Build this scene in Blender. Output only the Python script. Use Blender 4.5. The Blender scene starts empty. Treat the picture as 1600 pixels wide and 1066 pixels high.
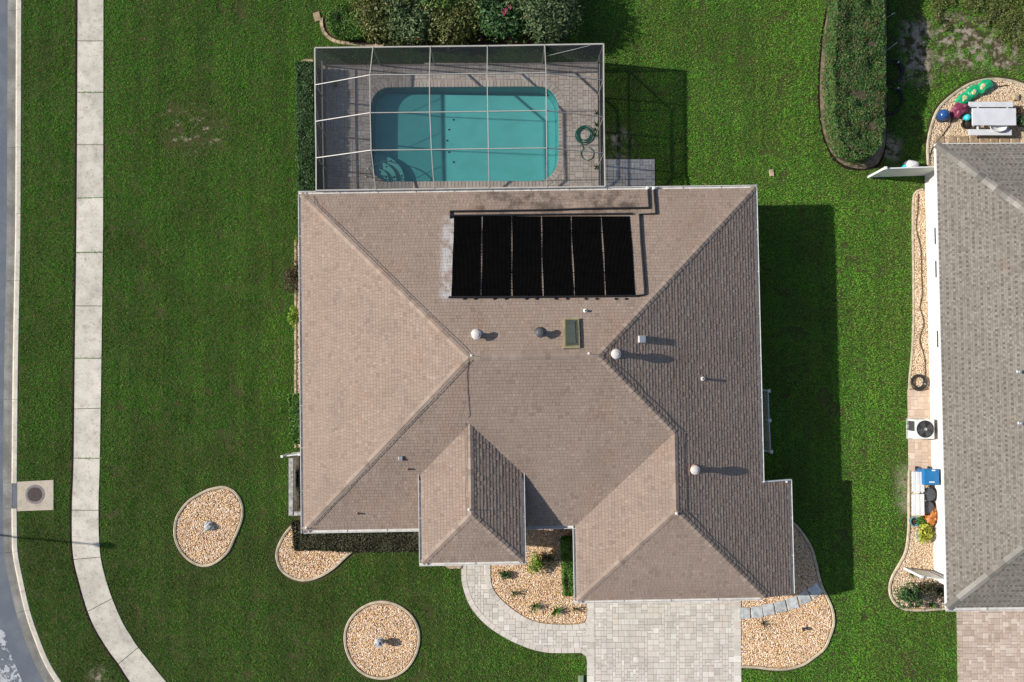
import bpy, math, random
import numpy as np
from mathutils import Matrix, Vector
from mathutils.geometry import tessellate_polygon

random.seed(7)
rng = np.random.default_rng(11)
scene = bpy.context.scene
C = scene.collection

# ------------------------------------------------------------------ camera
H, F, NX, NY = 42.0, 1450.0, 785.0, 580.0          # height (m), focal length (px of 1600), nadir pixel
TH = math.atan((NY - 533) / F); PH = math.atan((800 - NX) / F)
cd = bpy.data.cameras.new('camera'); cam = bpy.data.objects.new('camera', cd); C.objects.link(cam)
cam.location = (0, 0, H); cam.rotation_euler = (TH, -PH, 0)
cd.sensor_width = 36; cd.lens = 36 * F / 1600; cd.clip_end = 600; cd.clip_start = 0.5
scene.camera = cam
# ------------------------------------------------------------------ sky, sun, exposure
LD = Vector((1.65, -0.15, -1.0)).normalized()
EL = math.asin(-LD.z)
w = bpy.data.worlds.new('World'); scene.world = w; w.use_nodes = True
nt = w.node_tree; nt.nodes.clear()
sky = nt.nodes.new('ShaderNodeTexSky'); sky.sky_type = 'NISHITA'; sky.sun_disc = False
sky.sun_elevation = EL; sky.sun_rotation = math.atan2(-LD.x, -LD.y)
bgn = nt.nodes.new('ShaderNodeBackground'); bgn.inputs[1].default_value = 0.095
wo = nt.nodes.new('ShaderNodeOutputWorld')
nt.links.new(sky.outputs[0], bgn.inputs[0]); nt.links.new(bgn.outputs[0], wo.inputs[0])
sd = bpy.data.lights.new('sun', 'SUN'); sun = bpy.data.objects.new('sun', sd); C.objects.link(sun)
sd.energy = 4.6; sd.angle = math.radians(0.55); sd.color = (1.0, 0.95, 0.87)
sun.rotation_euler = LD.to_track_quat('-Z', 'Y').to_euler(); sun.location = (-30, 3, 30)
scene.view_settings.view_transform = 'Standard'; scene.view_settings.look = 'None'
scene.view_settings.gamma = 1.0; scene.view_settings.exposure = 0.6

# ------------------------------------------------------------------ helpers: pixel survey -> metres
_cx, _sx = math.cos(TH), math.sin(TH); _b = -PH; _cy, _sy = math.cos(_b), math.sin(_b)
def _ray(px, py):
    x, y, z = (px - 800) / F, (533 - py) / F, -1.0
    y, z = _cx * y - _sx * z, _sx * y + _cx * z
    return _cy * x + _sy * z, y, -_sy * x + _cy * z
def W(px, py, z=0.0):
    d = _ray(px, py); t = (z - H) / d[2]
    return (d[0] * t, d[1] * t)
def W3(px, py, z=0.0):
    x, y = W(px, py, z); return (x, y, z)
def WP(pts, z=0.0): return [W(a, b, z) for a, b in pts]
def on_plane(px, py, pl, off=0.0):                  # pl: z = a x + b y + c
    a, b, c = pl; d = _ray(px, py)
    t = (c + off - H) / (d[2] - a * d[0] - b * d[1])
    return Vector((d[0] * t, d[1] * t, H + d[2] * t))

def catmull(p, n=6, closed=True):
    p = [Vector(q) for q in p]; out = []; m = len(p)
    rngk = range(m) if closed else range(m - 1)
    for i in rngk:
        g = (lambda k: p[k % m]) if closed else (lambda k: p[min(max(k, 0), m - 1)])
        a, b, c, d = g(i - 1), g(i), g(i + 1), g(i + 2)
        for j in range(n):
            t = j / n
            out.append(tuple(0.5 * ((2 * b) + (c - a) * t + (2 * a - 5 * b + 4 * c - d) * t * t + (3 * b - a - 3 * c + d) * t ** 3)))
    if not closed: out.append(tuple(p[-1]))
    return out
def inside(x, y, poly):
    x = np.asarray(x); y = np.asarray(y); r = np.zeros(x.shape, bool); n = len(poly)
    for i in range(n):
        x0, y0 = poly[i][:2]; x1, y1 = poly[(i + 1) % n][:2]
        if y0 == y1: continue
        c = ((y0 > y) != (y1 > y)) & (x < (x1 - x0) * (y - y0) / (y1 - y0) + x0)
        r ^= c
    return r
def area(poly):
    return 0.5 * sum(poly[i][0] * poly[(i + 1) % len(poly)][1] - poly[(i + 1) % len(poly)][0] * poly[i][1] for i in range(len(poly)))
def ccw(poly): return poly if area(poly) > 0 else poly[::-1]
def offset(poly, d):                                # + outward
    poly = ccw(poly); n = len(poly); out = []
    for i in range(n):
        a, b, c = Vector(poly[i - 1]), Vector(poly[i]), Vector(poly[(i + 1) % n])
        t1 = (b - a); t2 = (c - b)
        if t1.length < 1e-6: t1 = t2
        if t2.length < 1e-6: t2 = t1
        t1 = t1.normalized(); t2 = t2.normalized(); n1 = Vector((t1.y, -t1.x)); n2 = Vector((t2.y, -t2.x))
        m = n1 + n2
        if m.length < 1e-4: m = n1
        m.normalize(); k = 1 / max(0.4, m.dot(n1))
        out.append((b.x + m.x * d * k, b.y + m.y * d * k))
    return out
def vnoise(x, y, sc, seed):
    r = np.random.default_rng(seed); g = r.random((64, 64)); X = x * sc; Y = y * sc
    i = np.floor(X).astype(int); j = np.floor(Y).astype(int); fx = X - i; fy = Y - j
    fx = fx * fx * (3 - 2 * fx); fy = fy * fy * (3 - 2 * fy); i %= 64; j %= 64; i1 = (i + 1) % 64; j1 = (j + 1) % 64
    return (g[i, j] * (1 - fx) + g[i1, j] * fx) * (1 - fy) + (g[i, j1] * (1 - fx) + g[i1, j1] * fx) * fy

# ------------------------------------------------------------------ helpers: materials
MATS = {}
class N:
    def __init__(s, name):
        s.m = bpy.data.materials.new(name); s.m.use_nodes = True; s.t = s.m.node_tree; s.t.nodes.clear()
        s.out = s.a('ShaderNodeOutputMaterial'); MATS[name] = s.m
    def a(s, k, **kw):
        n = s.t.nodes.new(k)
        for q, v in kw.items(): setattr(n, q, v)
        return n
    def l(s, a, b): s.t.links.new(a, b)
    def put(s, sock, v):
        if hasattr(v, 'node'): s.l(v, sock)
        elif isinstance(v, (tuple, list)): sock.default_value = (*v, 1.0) if len(v) == 3 and len(sock.default_value) == 4 else v
        else: sock.default_value = v
    def math(s, op, a, b=0.0, clamp=False):
        n = s.a('ShaderNodeMath', operation=op, use_clamp=clamp); s.put(n.inputs[0], a); s.put(n.inputs[1], b); return n.outputs[0]
    def mix(s, f, a, b, mode='MIX'):
        n = s.a('ShaderNodeMix', data_type='RGBA', blend_type=mode); s.put(n.inputs[0], f); s.put(n.inputs[6], a); s.put(n.inputs[7], b); return n.outputs[2]
    def pos(s): return s.a('ShaderNodeNewGeometry').outputs['Position']
    def noise(s, scale, detail=3, rough=.55, vec=None):
        n = s.a('ShaderNodeTexNoise'); n.inputs['Scale'].default_value = scale; n.inputs['Detail'].default_value = detail; n.inputs['Roughness'].default_value = rough
        s.l(vec or s.pos(), n.inputs['Vector']); return n.outputs[0]
    def rmap(s, v, a, b, c=0.0, d=1.0):
        n = s.a('ShaderNodeMapRange', interpolation_type='SMOOTHSTEP'); s.put(n.inputs[0], v)
        for k, q in zip((1, 2, 3, 4), (a, b, c, d)): n.inputs[k].default_value = q
        return n.outputs[0]
    def rnd(s):
        g = s.a('ShaderNodeNewGeometry'); o = s.a('ShaderNodeObjectInfo')
        return s.math('FRACT', s.math('ADD', g.outputs['Random Per Island'], o.outputs['Random']))
    def ramp(s, v, stops, mode='LINEAR'):
        n = s.a('ShaderNodeValToRGB'); n.color_ramp.interpolation = mode; e = n.color_ramp.elements
        while len(e) < len(stops): e.new(0.5)
        for k, (p, c) in enumerate(stops): e[k].position = p; e[k].color = (*c, 1)
        s.put(n.inputs[0], v); return n.outputs[0]
    def rect(s, x0, x1, y0, y1, soft):
        sp = s.a('ShaderNodeSeparateXYZ'); s.l(s.pos(), sp.inputs[0])
        a = s.math('MULTIPLY', s.rmap(sp.outputs[0], x0 - soft, x0 + soft), s.rmap(sp.outputs[0], x1 - soft, x1 + soft, 1, 0))
        b = s.math('MULTIPLY', s.rmap(sp.outputs[1], y0 - soft, y0 + soft), s.rmap(sp.outputs[1], y1 - soft, y1 + soft, 1, 0))
        return s.math('MULTIPLY', a, b)
    def bump(s, h, dist, strength=1.0):
        n = s.a('ShaderNodeBump'); n.inputs['Strength'].default_value = strength; n.inputs['Distance'].default_value = dist
        s.l(h, n.inputs['Height']); return n.outputs[0]
    def bsdf(s, col, rough=.8, spec=.3, metal=0.0, normal=None, out=True):
        b = s.a('ShaderNodeBsdfPrincipled'); s.put(b.inputs['Base Color'], col); s.put(b.inputs['Roughness'], rough)
        b.inputs['Specular IOR Level'].default_value = spec; b.inputs['Metallic'].default_value = metal
        if normal: s.l(normal, b.inputs['Normal'])
        if out: s.l(b.outputs[0], s.out.inputs[0])
        return b.outputs[0]
def plain(name, col, rough=.6, spec=.3, metal=0, var=.12, scale=3.0, bump=0.0, bscale=40, island=0.0, col2=None):
    n = N(name); f = n.noise(scale, 5)
    c2 = col2 or tuple(v * (1 - 2.2 * var) for v in col)
    c = n.mix(n.rmap(f, .3, .75), col, c2)
    if island:
        k = n.math('ADD', n.math('MULTIPLY', n.rnd(), island), 1 - island / 2)
        c = n.mix(1.0, c, n.a('ShaderNodeCombineColor').outputs[0], 'MULTIPLY') if False else n.mix(1.0, c, _grey(n, k), 'MULTIPLY')
    nm = n.bump(n.noise(bscale, 3), bump) if bump else None
    n.bsdf(c, rough, spec, metal, nm); return n.m
def _grey(n, k):
    c = n.a('ShaderNodeCombineColor')
    for i in range(3): n.l(k, c.inputs[i])
    return c.outputs[0]

plain('white_metal', (.66, .66, .64), .45, .4, var=.06)
plain('gutter_white', (.60, .58, .55), .5, .4, var=.12, scale=5)
plain('cage_metal', (.40, .37, .33), .45, .4, var=.08)
plain('white_plastic', (.62, .62, .61), .4, .4, var=.05)
plain('grey_plastic', (.55, .56, .58), .5, .4, var=.05)
plain('stucco_white', (.66, .62, .57), .9, .2, var=.06, scale=1.2, bump=.004, bscale=60)
plain('stucco_cream', (.62, .54, .44), .9, .2, var=.08, scale=1.2, bump=.004, bscale=60)
plain('block_grey', (.42, .41, .38), .95, .1, var=.3, scale=6, bump=.004)
plain('dark_glass', (.03, .04, .05), .12, .5, var=.1)
plain('black_rubber', (.012, .012, .012), .45, .4, var=.2)
plain('black_mat', (.0025, .0025, .0025), .9, .03, var=.2)
plain('dark_metal', (.06, .06, .065), .5, .5, var=.2)
plain('steel', (.6, .62, .63), .35, .5, metal=.8, var=.1)
plain('copper_paint', (.42, .22, .14), .6, .3, var=.2)
plain('white_vent', (.52, .47, .44), .5, .4, var=.1, scale=9)
plain('skylight_frame', (.30, .25, .16), .6, .3, var=.15)
plain('skylight_seal', (.22, .19, .06), .6, .3, var=.1)
plain('skylight_glass', (.07, .08, .065), .15, .5, var=.15)
plain('shingle_under', (.085, .058, .044), .95, .1, var=.2)
plain('dark_soil', (.022, .017, .011), .95, .1, var=.3, scale=7)
plain('soil', (.060, .044, .030), .95, .1, var=.3, scale=5, bump=.02, bscale=25)
plain('sandy_soil', (.26, .20, .14), .95, .1, var=.3, scale=3, bump=.02, bscale=25)
plain('mulch_red', (.10, .05, .03), .95, .1, var=.3, scale=6, bump=.02, bscale=25)
plain('curbing', (.52, .44, .32), .9, .15, var=.18, scale=4, bump=.004, bscale=30)
plain('cream_brick', (.46, .36, .24), .9, .15, var=.3, scale=6, bump=.004)
plain('slate', (.50, .51, .50), .8, .2, var=.2, scale=5, bump=.004, island=.25)
plain('joint_dark', (.15, .125, .105), .95, .1, var=.2, scale=8)
plain('joint_sand', (.27, .23, .195), .95, .1, var=.2, scale=8)
plain('blue_glaze', (.02, .07, .22), .15, .5, var=.1)
plain('blue_bin', (.01, .13, .33), .4, .4, var=.08)
plain('grey_bin', (.06, .065, .075), .5, .4, var=.1)
plain('orange_vinyl', (.45, .15, .025), .5, .3, var=.35, scale=6)
plain('green_bag', (.01, .33, .14), .35, .4, var=.15, scale=8)
plain('bag_print', (.62, .55, .28), .4, .4, var=.25, scale=9)
plain('purple_tub', (.20, .035, .075), .35, .4, var=.2, scale=8)
plain('cyan_plastic', (.03, .48, .55), .35, .4, var=.05)
plain('teal_pot', (.08, .22, .27), .4, .4, var=.1)
plain('hose_green', (.01, .17, .11), .45, .4, var=.1)
plain('hose_dark', (.035, .033, .030), .6, .3, var=.2)
plain('brown_stick', (.09, .06, .035), .9, .1, var=.2)
plain('bark', (.09, .07, .05), .95, .1, var=.25, scale=12)
plain('rail_steel', (.62, .62, .60), .25, .5, metal=.85, var=.05)
plain('pool_wall_dimmed', (.22, .37, .37), .8, .2, var=.05)  # floor plaster darkened for the walls, so the sunlit side bounces less light
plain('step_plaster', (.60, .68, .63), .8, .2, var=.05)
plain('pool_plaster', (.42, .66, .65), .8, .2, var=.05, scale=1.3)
plain('step_tile', (.01, .015, .04), .4, .4, var=.1)
plain('pale_stone', (.52, .52, .52), .9, .2, var=.3, scale=9, bump=.01, bscale=20)
plain('iron', (.055, .038, .033), .7, .3, var=.25, scale=12, bump=.004, bscale=50)
plain('ring_metal', (.19, .165, .16), .7, .3, var=.15, scale=9)
plain('flower_red', (.55, .03, .06), .6, .3, var=.2)
plain('flower_pink', (.32, .05, .10), .6, .3, var=.3)
plain('fence_shade', (.55, .58, .58), .5, .4, var=.06)
plain('door_paint', (.30, .26, .22), .5, .3, var=.05)
plain('lamp_post', (.10, .10, .10), .5, .4, var=.1)
plain('utility_green', (.20, .26, .16), .6, .3, var=.1)
plain('tan_stone', (.34, .25, .16), .9, .15, var=.2, scale=7, bump=.005)

def pave_mat(name, stops, stain=.25):
    n = N(name); c = n.ramp(n.rnd(), stops)
    c = n.mix(n.math('MULTIPLY', n.rmap(n.noise(1.1, 5), .42, .72), stain), c, tuple(v * .42 for v in stops[0][1]))
    c = n.mix(n.math('MULTIPLY', n.rmap(n.noise(3.4, 6, .75), .56, .72), stain), c, (.16, .14, .11))
    c = n.mix(n.math('MULTIPLY', n.rmap(n.noise(28, 3), .35, .8), .22), c, (.12, .1, .09))
    n.bsdf(c, .9, .15, normal=n.bump(n.noise(45, 3), .004)); return n.m
pave_mat('paver_drive', [(0, (.46, .42, .365)), (.35, (.58, .535, .47)), (.7, (.53, .465, .40)), (1, (.66, .62, .555))])
pave_mat('paver_deck', [(0, (.50, .42, .36)), (.3, (.64, .54, .47)), (.6, (.58, .51, .45)), (1, (.68, .62, .55))], .15)
pave_mat('paver_pad', [(0, (.46, .43, .41)), (.35, (.60, .57, .53)), (.7, (.54, .46, .41)), (1, (.68, .64, .60))], .25)
pave_mat('paver_pink', [(0, (.46, .33, .24)), (.35, (.55, .44, .35)), (.7, (.48, .36, .28)), (1, (.60, .50, .40))], .15)
pave_mat('paver_neighbour', [(0, (.38, .29, .23)), (.3, (.52, .42, .34)), (.6, (.45, .345, .28)), (1, (.60, .51, .43))], .2)

def concrete(name, a, b, dark=.25):
    n = N(name)
    c = n.mix(n.rmap(n.noise(.9, 6, .65), .35, .7), a, b)
    c = n.mix(n.math('MULTIPLY', n.rmap(n.noise(9, 6, .75), .54, .72), dark * 2.6), c, (.10, .09, .07))
    c = n.mix(n.math('MULTIPLY', n.rmap(n.noise(2.3, 6, .7), .48, .70), .45), c, tuple(v * k for v, k in zip(b, (.62, .57, .48))))
    k = n.math('ADD', n.math('MULTIPLY', n.rnd(), .14), .93)
    c = n.mix(1.0, c, _grey(n, k), 'MULTIPLY')
    c = n.mix(n.math('MULTIPLY', n.rmap(n.noise(70, 2), .4, .7), .18), c, (.2, .18, .15))
    n.bsdf(c, .92, .15, normal=n.bump(n.noise(60, 4), .004))
concrete('sidewalk_concrete', (.56, .515, .44), (.40, .37, .315), .34)
concrete('kerb_concrete', (.52, .48, .40), (.40, .36, .30), .3)
concrete('gutter_concrete', (.13, .125, .115), (.25, .24, .22), .5)
concrete('drain_concrete', (.42, .36, .28), (.36, .31, .25), .2)

n = N('asphalt'); v = n.noise(1.2, 4)
c = n.mix(n.rmap(v, .35, .7), (.090, .105, .13), (.12, .13, .15))
c = n.mix(n.math('MULTIPLY', n.rmap(n.noise(120, 2), .45, .7), .4), c, (.20, .21, .22))
n.bsdf(c, .9, .2, normal=n.bump(n.noise(110, 2), .008))
n = N('worn_paint')
b = n.bsdf(n.mix(n.noise(4, 4), (.30, .31, .33), (.42, .43, .43)), .8, .2, out=False); tr = n.a('ShaderNodeBsdfTransparent'); mx = n.a('ShaderNodeMixShader')
n.l(n.math('GREATER_THAN', n.noise(3.2, 8, .72), .50), mx.inputs[0]); n.l(tr.outputs[0], mx.inputs[1]); n.l(b, mx.inputs[2]); n.l(mx.outputs[0], n.out.inputs[0])

def shingle_mat(name, stops, stains=()):
    n = N(name); c = n.ramp(n.rnd(), stops)
    c = n.mix(n.math('MULTIPLY', n.rmap(n.noise(.45, 5, .6), .42, .72), .32), c, tuple(v * .62 for v in stops[1][1]))
    c = n.mix(n.math('MULTIPLY', n.rmap(n.noise(.8, 3), .55, .75), .28), c, tuple(v * k for v, k in zip(stops[1][1], (1.12, .86, .74))))
    for (x0, x1, y0, y1, soft, col, amt, lo, hi, sc) in stains:
        f = n.math('MULTIPLY', n.rect(x0, x1, y0, y1, soft), n.rmap(n.noise(sc, 5, .7), lo, hi))
        c = n.mix(n.math('MULTIPLY', f, amt), c, col)
    c = n.mix(n.math('MULTIPLY', n.rmap(n.noise(60, 2), .4, .7), .25), c, tuple(v * .55 for v in stops[0][1]))
    n.bsdf(c, .95, .1, normal=n.bump(n.noise(90, 2), .006)); return n.m

def gravel_mat(name, stops):
    n = N(name); c = n.ramp(n.rnd(), stops, 'CONSTANT')
    c = n.mix(n.math('MULTIPLY', n.rmap(n.noise(.9, 3), .5, .72), .22), c, (.30, .15, .06))
    n.bsdf(c, .8, .25)
gravel_mat('gravel_warm', [(0, (.78, .63, .45)), (.2, (.70, .46, .28)), (.36, (.74, .50, .19)), (.50, (.28, .15, .08)), (.58, (.84, .76, .65)), (.74, (.70, .43, .31)), (.90, (.58, .36, .17))])
gravel_mat('gravel_pale', [(0, (.68, .55, .40)), (.25, (.62, .47, .31)), (.5, (.56, .41, .25)), (.68, (.74, .65, .53)), (.88, (.42, .28, .17))])
plain('gravel_base', (.44, .29, .16), .95, .1, var=.3, scale=7)

def leaf_mat(name, stops, scale=1.5, trans=.25):
    n = N(name); c = n.ramp(n.rnd(), stops)
    c = n.mix(n.math('MULTIPLY', n.rmap(n.noise(scale, 3), .4, .7), .4), c, tuple(v * .5 for v in stops[1][1]))
    if name == 'leaf_hedge': c = n.mix(n.math('MULTIPLY', n.rmap(n.noise(1.6, 5, .7), .52, .68), .55), c, (.13, .085, .045))
    b = n.bsdf(c, .55, .3, out=False); t = n.a('ShaderNodeBsdfTranslucent'); n.l(c, t.inputs[0])
    mx = n.a('ShaderNodeMixShader'); mx.inputs[0].default_value = trans; n.l(b, mx.inputs[1]); n.l(t.outputs[0], mx.inputs[2]); n.l(mx.outputs[0], n.out.inputs[0])
leaf_mat('leaf_hedge', [(0, (.020, .070, .014)), (.4, (.046, .140, .026)), (.72, (.080, .18, .040)), (1, (.22, .12, .06))])
leaf_mat('leaf_dark', [(0, (.018, .060, .014)), (.5, (.046, .115, .030)), (1, (.095, .165, .055))])
leaf_mat('leaf_brown', [(0, (.025, .030, .013)), (.5, (.062, .066, .030)), (1, (.14, .125, .065))])
leaf_mat('leaf_russet', [(0, (.035, .035, .015)), (.5, (.075, .055, .025)), (1, (.10, .09, .04))])
leaf_mat('leaf_green', [(0, (.030, .095, .012)), (.5, (.075, .19, .024)), (1, (.15, .26, .045))])
leaf_mat('leaf_lime', [(0, (.09, .18, .015)), (.5, (.17, .30, .02)), (1, (.30, .38, .05))])
leaf_mat('leaf_olive', [(0, (.040, .065, .015)), (.5, (.12, .15, .035)), (1, (.25, .23, .08))])
leaf_mat('leaf_grey', [(0, (.025, .055, .020)), (.5, (.075, .13, .045)), (1, (.18, .22, .10))])
leaf_mat('leaf_yellow', [(0, (.20, .22, .02)), (.5, (.36, .40, .04)), (1, (.50, .50, .08))])

n = N('grass_blade')
r = n.rnd()
a = n.ramp(r, [(0, (.056, .195, .016)), (.45, (.094, .318, .026)), (.88, (.148, .40, .044)), (1, (.36, .38, .13))])
sp = n.a('ShaderNodeSeparateXYZ'); n.l(n.pos(), sp.inputs[0])
c = n.mix(n.math('MULTIPLY', n.rmap(sp.outputs[0], -2, 14), .7), a, n.mix(1.0, a, (1.20, 1.18, 1.0), 'MULTIPLY'))       # lusher turf on the right side
c = n.mix(n.math('MULTIPLY', n.math('MULTIPLY', n.rmap(sp.outputs[1], 2, -10), n.rmap(sp.outputs[0], 4, -6)), .55), c, n.mix(1.0, c, (.78, .60, .95), 'MULTIPLY'))   # thinner, browner turf in the front corner
c = n.mix(n.math('MULTIPLY', n.rmap(n.noise(11, 3, .6), .42, .66), .40), c, n.mix(1.0, c, (.50, .50, .50), 'MULTIPLY'))
mp = n.a('ShaderNodeMapping'); mp.inputs['Scale'].default_value = (1.9, .07, 1); mp.inputs['Rotation'].default_value = (0, 0, .02); n.l(n.pos(), mp.inputs[0])
c = n.mix(n.math('MULTIPLY', n.rmap(n.noise(1.0, 2, .5, mp.outputs[0]), .40, .58), .60), c, n.mix(1.0, c, (1.55, 1.36, 1.25), 'MULTIPLY'))   # mowing lines
c = n.mix(n.math('MULTIPLY', n.rmap(n.noise(.30, 4, .6), .42, .62), .65), c, n.mix(1.0, c, (.82, .64, .85), 'MULTIPLY'))
c = n.mix(n.math('MULTIPLY', n.rmap(n.noise(.8, 6, .72), .50, .70), .60), c, n.mix(1.0, c, (1.5, 1.12, 1.5), 'MULTIPLY'))
c = n.mix(n.math('MULTIPLY', n.rmap(n.noise(1.7, 6, .75), .57, .72), .70), c, (.20, .15, .06))
b = n.bsdf(c, .6, .25, out=False); t = n.a('ShaderNodeBsdfTranslucent'); n.l(c, t.inputs[0])
mx = n.a('ShaderNodeMixShader'); mx.inputs[0].default_value = .25; n.l(b, mx.inputs[1]); n.l(t.outputs[0], mx.inputs[2]); n.l(mx.outputs[0], n.out.inputs[0])
n = N('thatch')
c = n.mix(n.rmap(n.noise(2.5, 5), .3, .75), (.040, .052, .016), (.065, .052, .024))
for px0, py0, px1, py1, lo, hi in ((1462, 25, 1592, 108, .46, .60), (1408, 35, 1456, 130, .44, .56), (1376, 212, 1408, 254, .42, .55), (262, 172, 352, 236, .54, .66), (140, 1048, 172, 1072, .46, .58), (1403, 728, 1421, 800, .35, .5), (944, 202, 985, 250, .45, .6)):
    (x0_, y1_), (x1_, y0_) = W(px0, py0), W(px1, py1)
    c = n.mix(n.math('MULTIPLY', n.rect(x0_, x1_, y0_, y1_, .35), n.rmap(n.noise(2.6, 6, .7), lo, hi)), c, n.mix(n.noise(9, 4), (.34, .29, .23), (.20, .16, .12)))
n.bsdf(c, .95, .1, normal=n.bump(n.noise(30, 3), .02))

n = N('screen_mesh')
d = n.a('ShaderNodeBsdfDiffuse'); d.inputs[0].default_value = (.035, .038, .042, 1); tr = n.a('ShaderNodeBsdfTransparent'); mx = n.a('ShaderNodeMixShader')
mx.inputs[0].default_value = .35; n.l(tr.outputs[0], mx.inputs[1]); n.l(d.outputs[0], mx.inputs[2]); n.l(mx.outputs[0], n.out.inputs[0])
n = N('wall_screen')
d = n.a('ShaderNodeBsdfDiffuse'); d.inputs[0].default_value = (.020, .023, .027, 1); tr = n.a('ShaderNodeBsdfTransparent'); mx = n.a('ShaderNodeMixShader')
mx.inputs[0].default_value = .69; n.l(tr.outputs[0], mx.inputs[1]); n.l(d.outputs[0], mx.inputs[2]); n.l(mx.outputs[0], n.out.inputs[0])
n = N('pool_water')
tr = n.a('ShaderNodeBsdfTransparent'); tr.inputs[0].default_value = (.56, .96, .955, 1)
g = n.a('ShaderNodeBsdfGlossy'); g.inputs['Roughness'].default_value = .03
wv = n.noise(4.5, 3, .5); nb = n.bump(wv, .06, 1.0); n.l(nb, g.inputs['Normal'])
mx = n.a('ShaderNodeMixShader'); mx.inputs[0].default_value = .05; n.l(tr.outputs[0], mx.inputs[1]); n.l(g.outputs[0], mx.inputs[2]); n.l(mx.outputs[0], n.out.inputs[0])

# ------------------------------------------------------------------ helpers: geometry
class MB:
    def __init__(s): s.v = []; s.f = []; s.m = []
    def add(s, vs, fs, mi=0):
        k = len(s.v); s.v += [tuple(p) for p in vs]; s.f += [tuple(i + k for i in q) for q in fs]; s.m += [mi] * len(fs); return s
    def box(s, c, size, rz=0.0, mi=0, ch=0.0):
        x, y, z = (q / 2 for q in size); cs, sn = math.cos(rz), math.sin(rz)
        if ch:
            P = [(-x, -y, -z), (x, -y, -z), (x, y, -z), (-x, y, -z), (-x, -y, z - ch), (x, -y, z - ch), (x, y, z - ch), (-x, y, z - ch),
                 (-x + ch, -y + ch, z), (x - ch, -y + ch, z), (x - ch, y - ch, z), (-x + ch, y - ch, z)]
            fs = [(3, 2, 1, 0), (8, 9, 10, 11)] + [(i, (i + 1) % 4, 4 + (i + 1) % 4, 4 + i) for i in range(4)] + [(4 + i, 4 + (i + 1) % 4, 8 + (i + 1) % 4, 8 + i) for i in range(4)]
        else:
            P = [(-x, -y, -z), (x, -y, -z), (x, y, -z), (-x, y, -z), (-x, -y, z), (x, -y, z), (x, y, z), (-x, y, z)]
            fs = [(3, 2, 1, 0), (4, 5, 6, 7)] + [(i, (i + 1) % 4, 4 + (i + 1) % 4, 4 + i) for i in range(4)]
        return s.add([(c[0] + a * cs - b * sn, c[1] + a * sn + b * cs, c[2] + d) for a, b, d in P], fs, mi)
    def beam(s, p0, p1, wd, ht, mi=0):
        p0, p1 = Vector(p0), Vector(p1); d = (p1 - p0).normalized(); up = Vector((0, 0, 1))
        if abs(d.z) > .95: up = Vector((0, 1, 0))
        x = d.cross(up).normalized() * wd / 2; y = x.cross(d).normalized() * ht / 2
        P = [p + a * x + b * y for p in (p0, p1) for a, b in ((-1, -1), (1, -1), (1, 1), (-1, 1))]
        return s.add(P, [(0, 1, 2, 3), (7, 6, 5, 4)] + [(i, 4 + i, 4 + (i + 1) % 4, (i + 1) % 4) for i in range(4)], mi)
    def prism(s, poly, z0, z1, mi=0, taper=0.0):
        poly = ccw(poly); n = len(poly); top = offset(poly, -taper) if taper else poly
        return s.add([(a, b, z0) for a, b in poly] + [(a, b, z1) for a, b in top],
                     [tuple(range(n, 2 * n)), tuple(range(n))[::-1]] + [(i, (i + 1) % n, n + (i + 1) % n, n + i) for i in range(n)], mi)
    def tube(s, path, r, k=6, mi=0, closed=False):
        P = [Vector(p) for p in path]; n = len(P); rs = r if isinstance(r, (list, tuple)) else [r] * n; vs = []
        for i, p in enumerate(P):
            a = P[i - 1] if (i or closed) else p; b = P[(i + 1) % n] if (i < n - 1 or closed) else p
            d = (b - a); d = d.normalized() if d.length > 1e-9 else Vector((0, 0, 1))
            up = Vector((0, 0, 1)) if abs(d.z) < .9 else Vector((1, 0, 0))
            x = d.cross(up).normalized(); y = x.cross(d)
            vs += [p + (x * math.cos(t) + y * math.sin(t)) * rs[i] for t in (2 * math.pi * j / k for j in range(k))]
        fs = [(i * k + j, i * k + (j + 1) % k, ((i + 1) % n) * k + (j + 1) % k, ((i + 1) % n) * k + j) for i in range(n if closed else n - 1) for j in range(k)]
        if not closed: fs += [tuple(range(k))[::-1], tuple(range((n - 1) * k, n * k))]
        return s.add(vs, fs, mi)
    def lathe(s, c, prof, k=16, mi=0, sx=1.0, sy=1.0):
        vs = [(c[0] + r * math.cos(2 * math.pi * j / k) * sx, c[1] + r * math.sin(2 * math.pi * j / k) * sy, c[2] + z) for r, z in prof for j in range(k)]
        n = len(prof); fs = [(i * k + j, i * k + (j + 1) % k, (i + 1) * k + (j + 1) % k, (i + 1) * k + j) for i in range(n - 1) for j in range(k)]
        fs += [tuple(range(k))[::-1], tuple(range((n - 1) * k, n * k))]
        return s.add(vs, fs, mi)
    def sweep(s, path, prof, closed=True, mi=0):      # prof: (offset to the right of the path, z)
        P = [Vector(p[:2]) for p in path]; n = len(P); k = len(prof); vs = []
        for i, p in enumerate(P):
            a = P[i - 1] if (i or closed) else p; b = P[(i + 1) % n] if (i < n - 1 or closed) else p
            t = (b - a).normalized(); r = Vector((t.y, -t.x))
            vs += [(p.x + r.x * o, p.y + r.y * o, z) for o, z in prof]
        fs = [(i * k + j, i * k + j + 1, ((i + 1) % n) * k + j + 1, ((i + 1) % n) * k + j) for i in range(n if closed else n - 1) for j in range(k - 1)]
        return s.add(vs, fs, mi)
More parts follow.
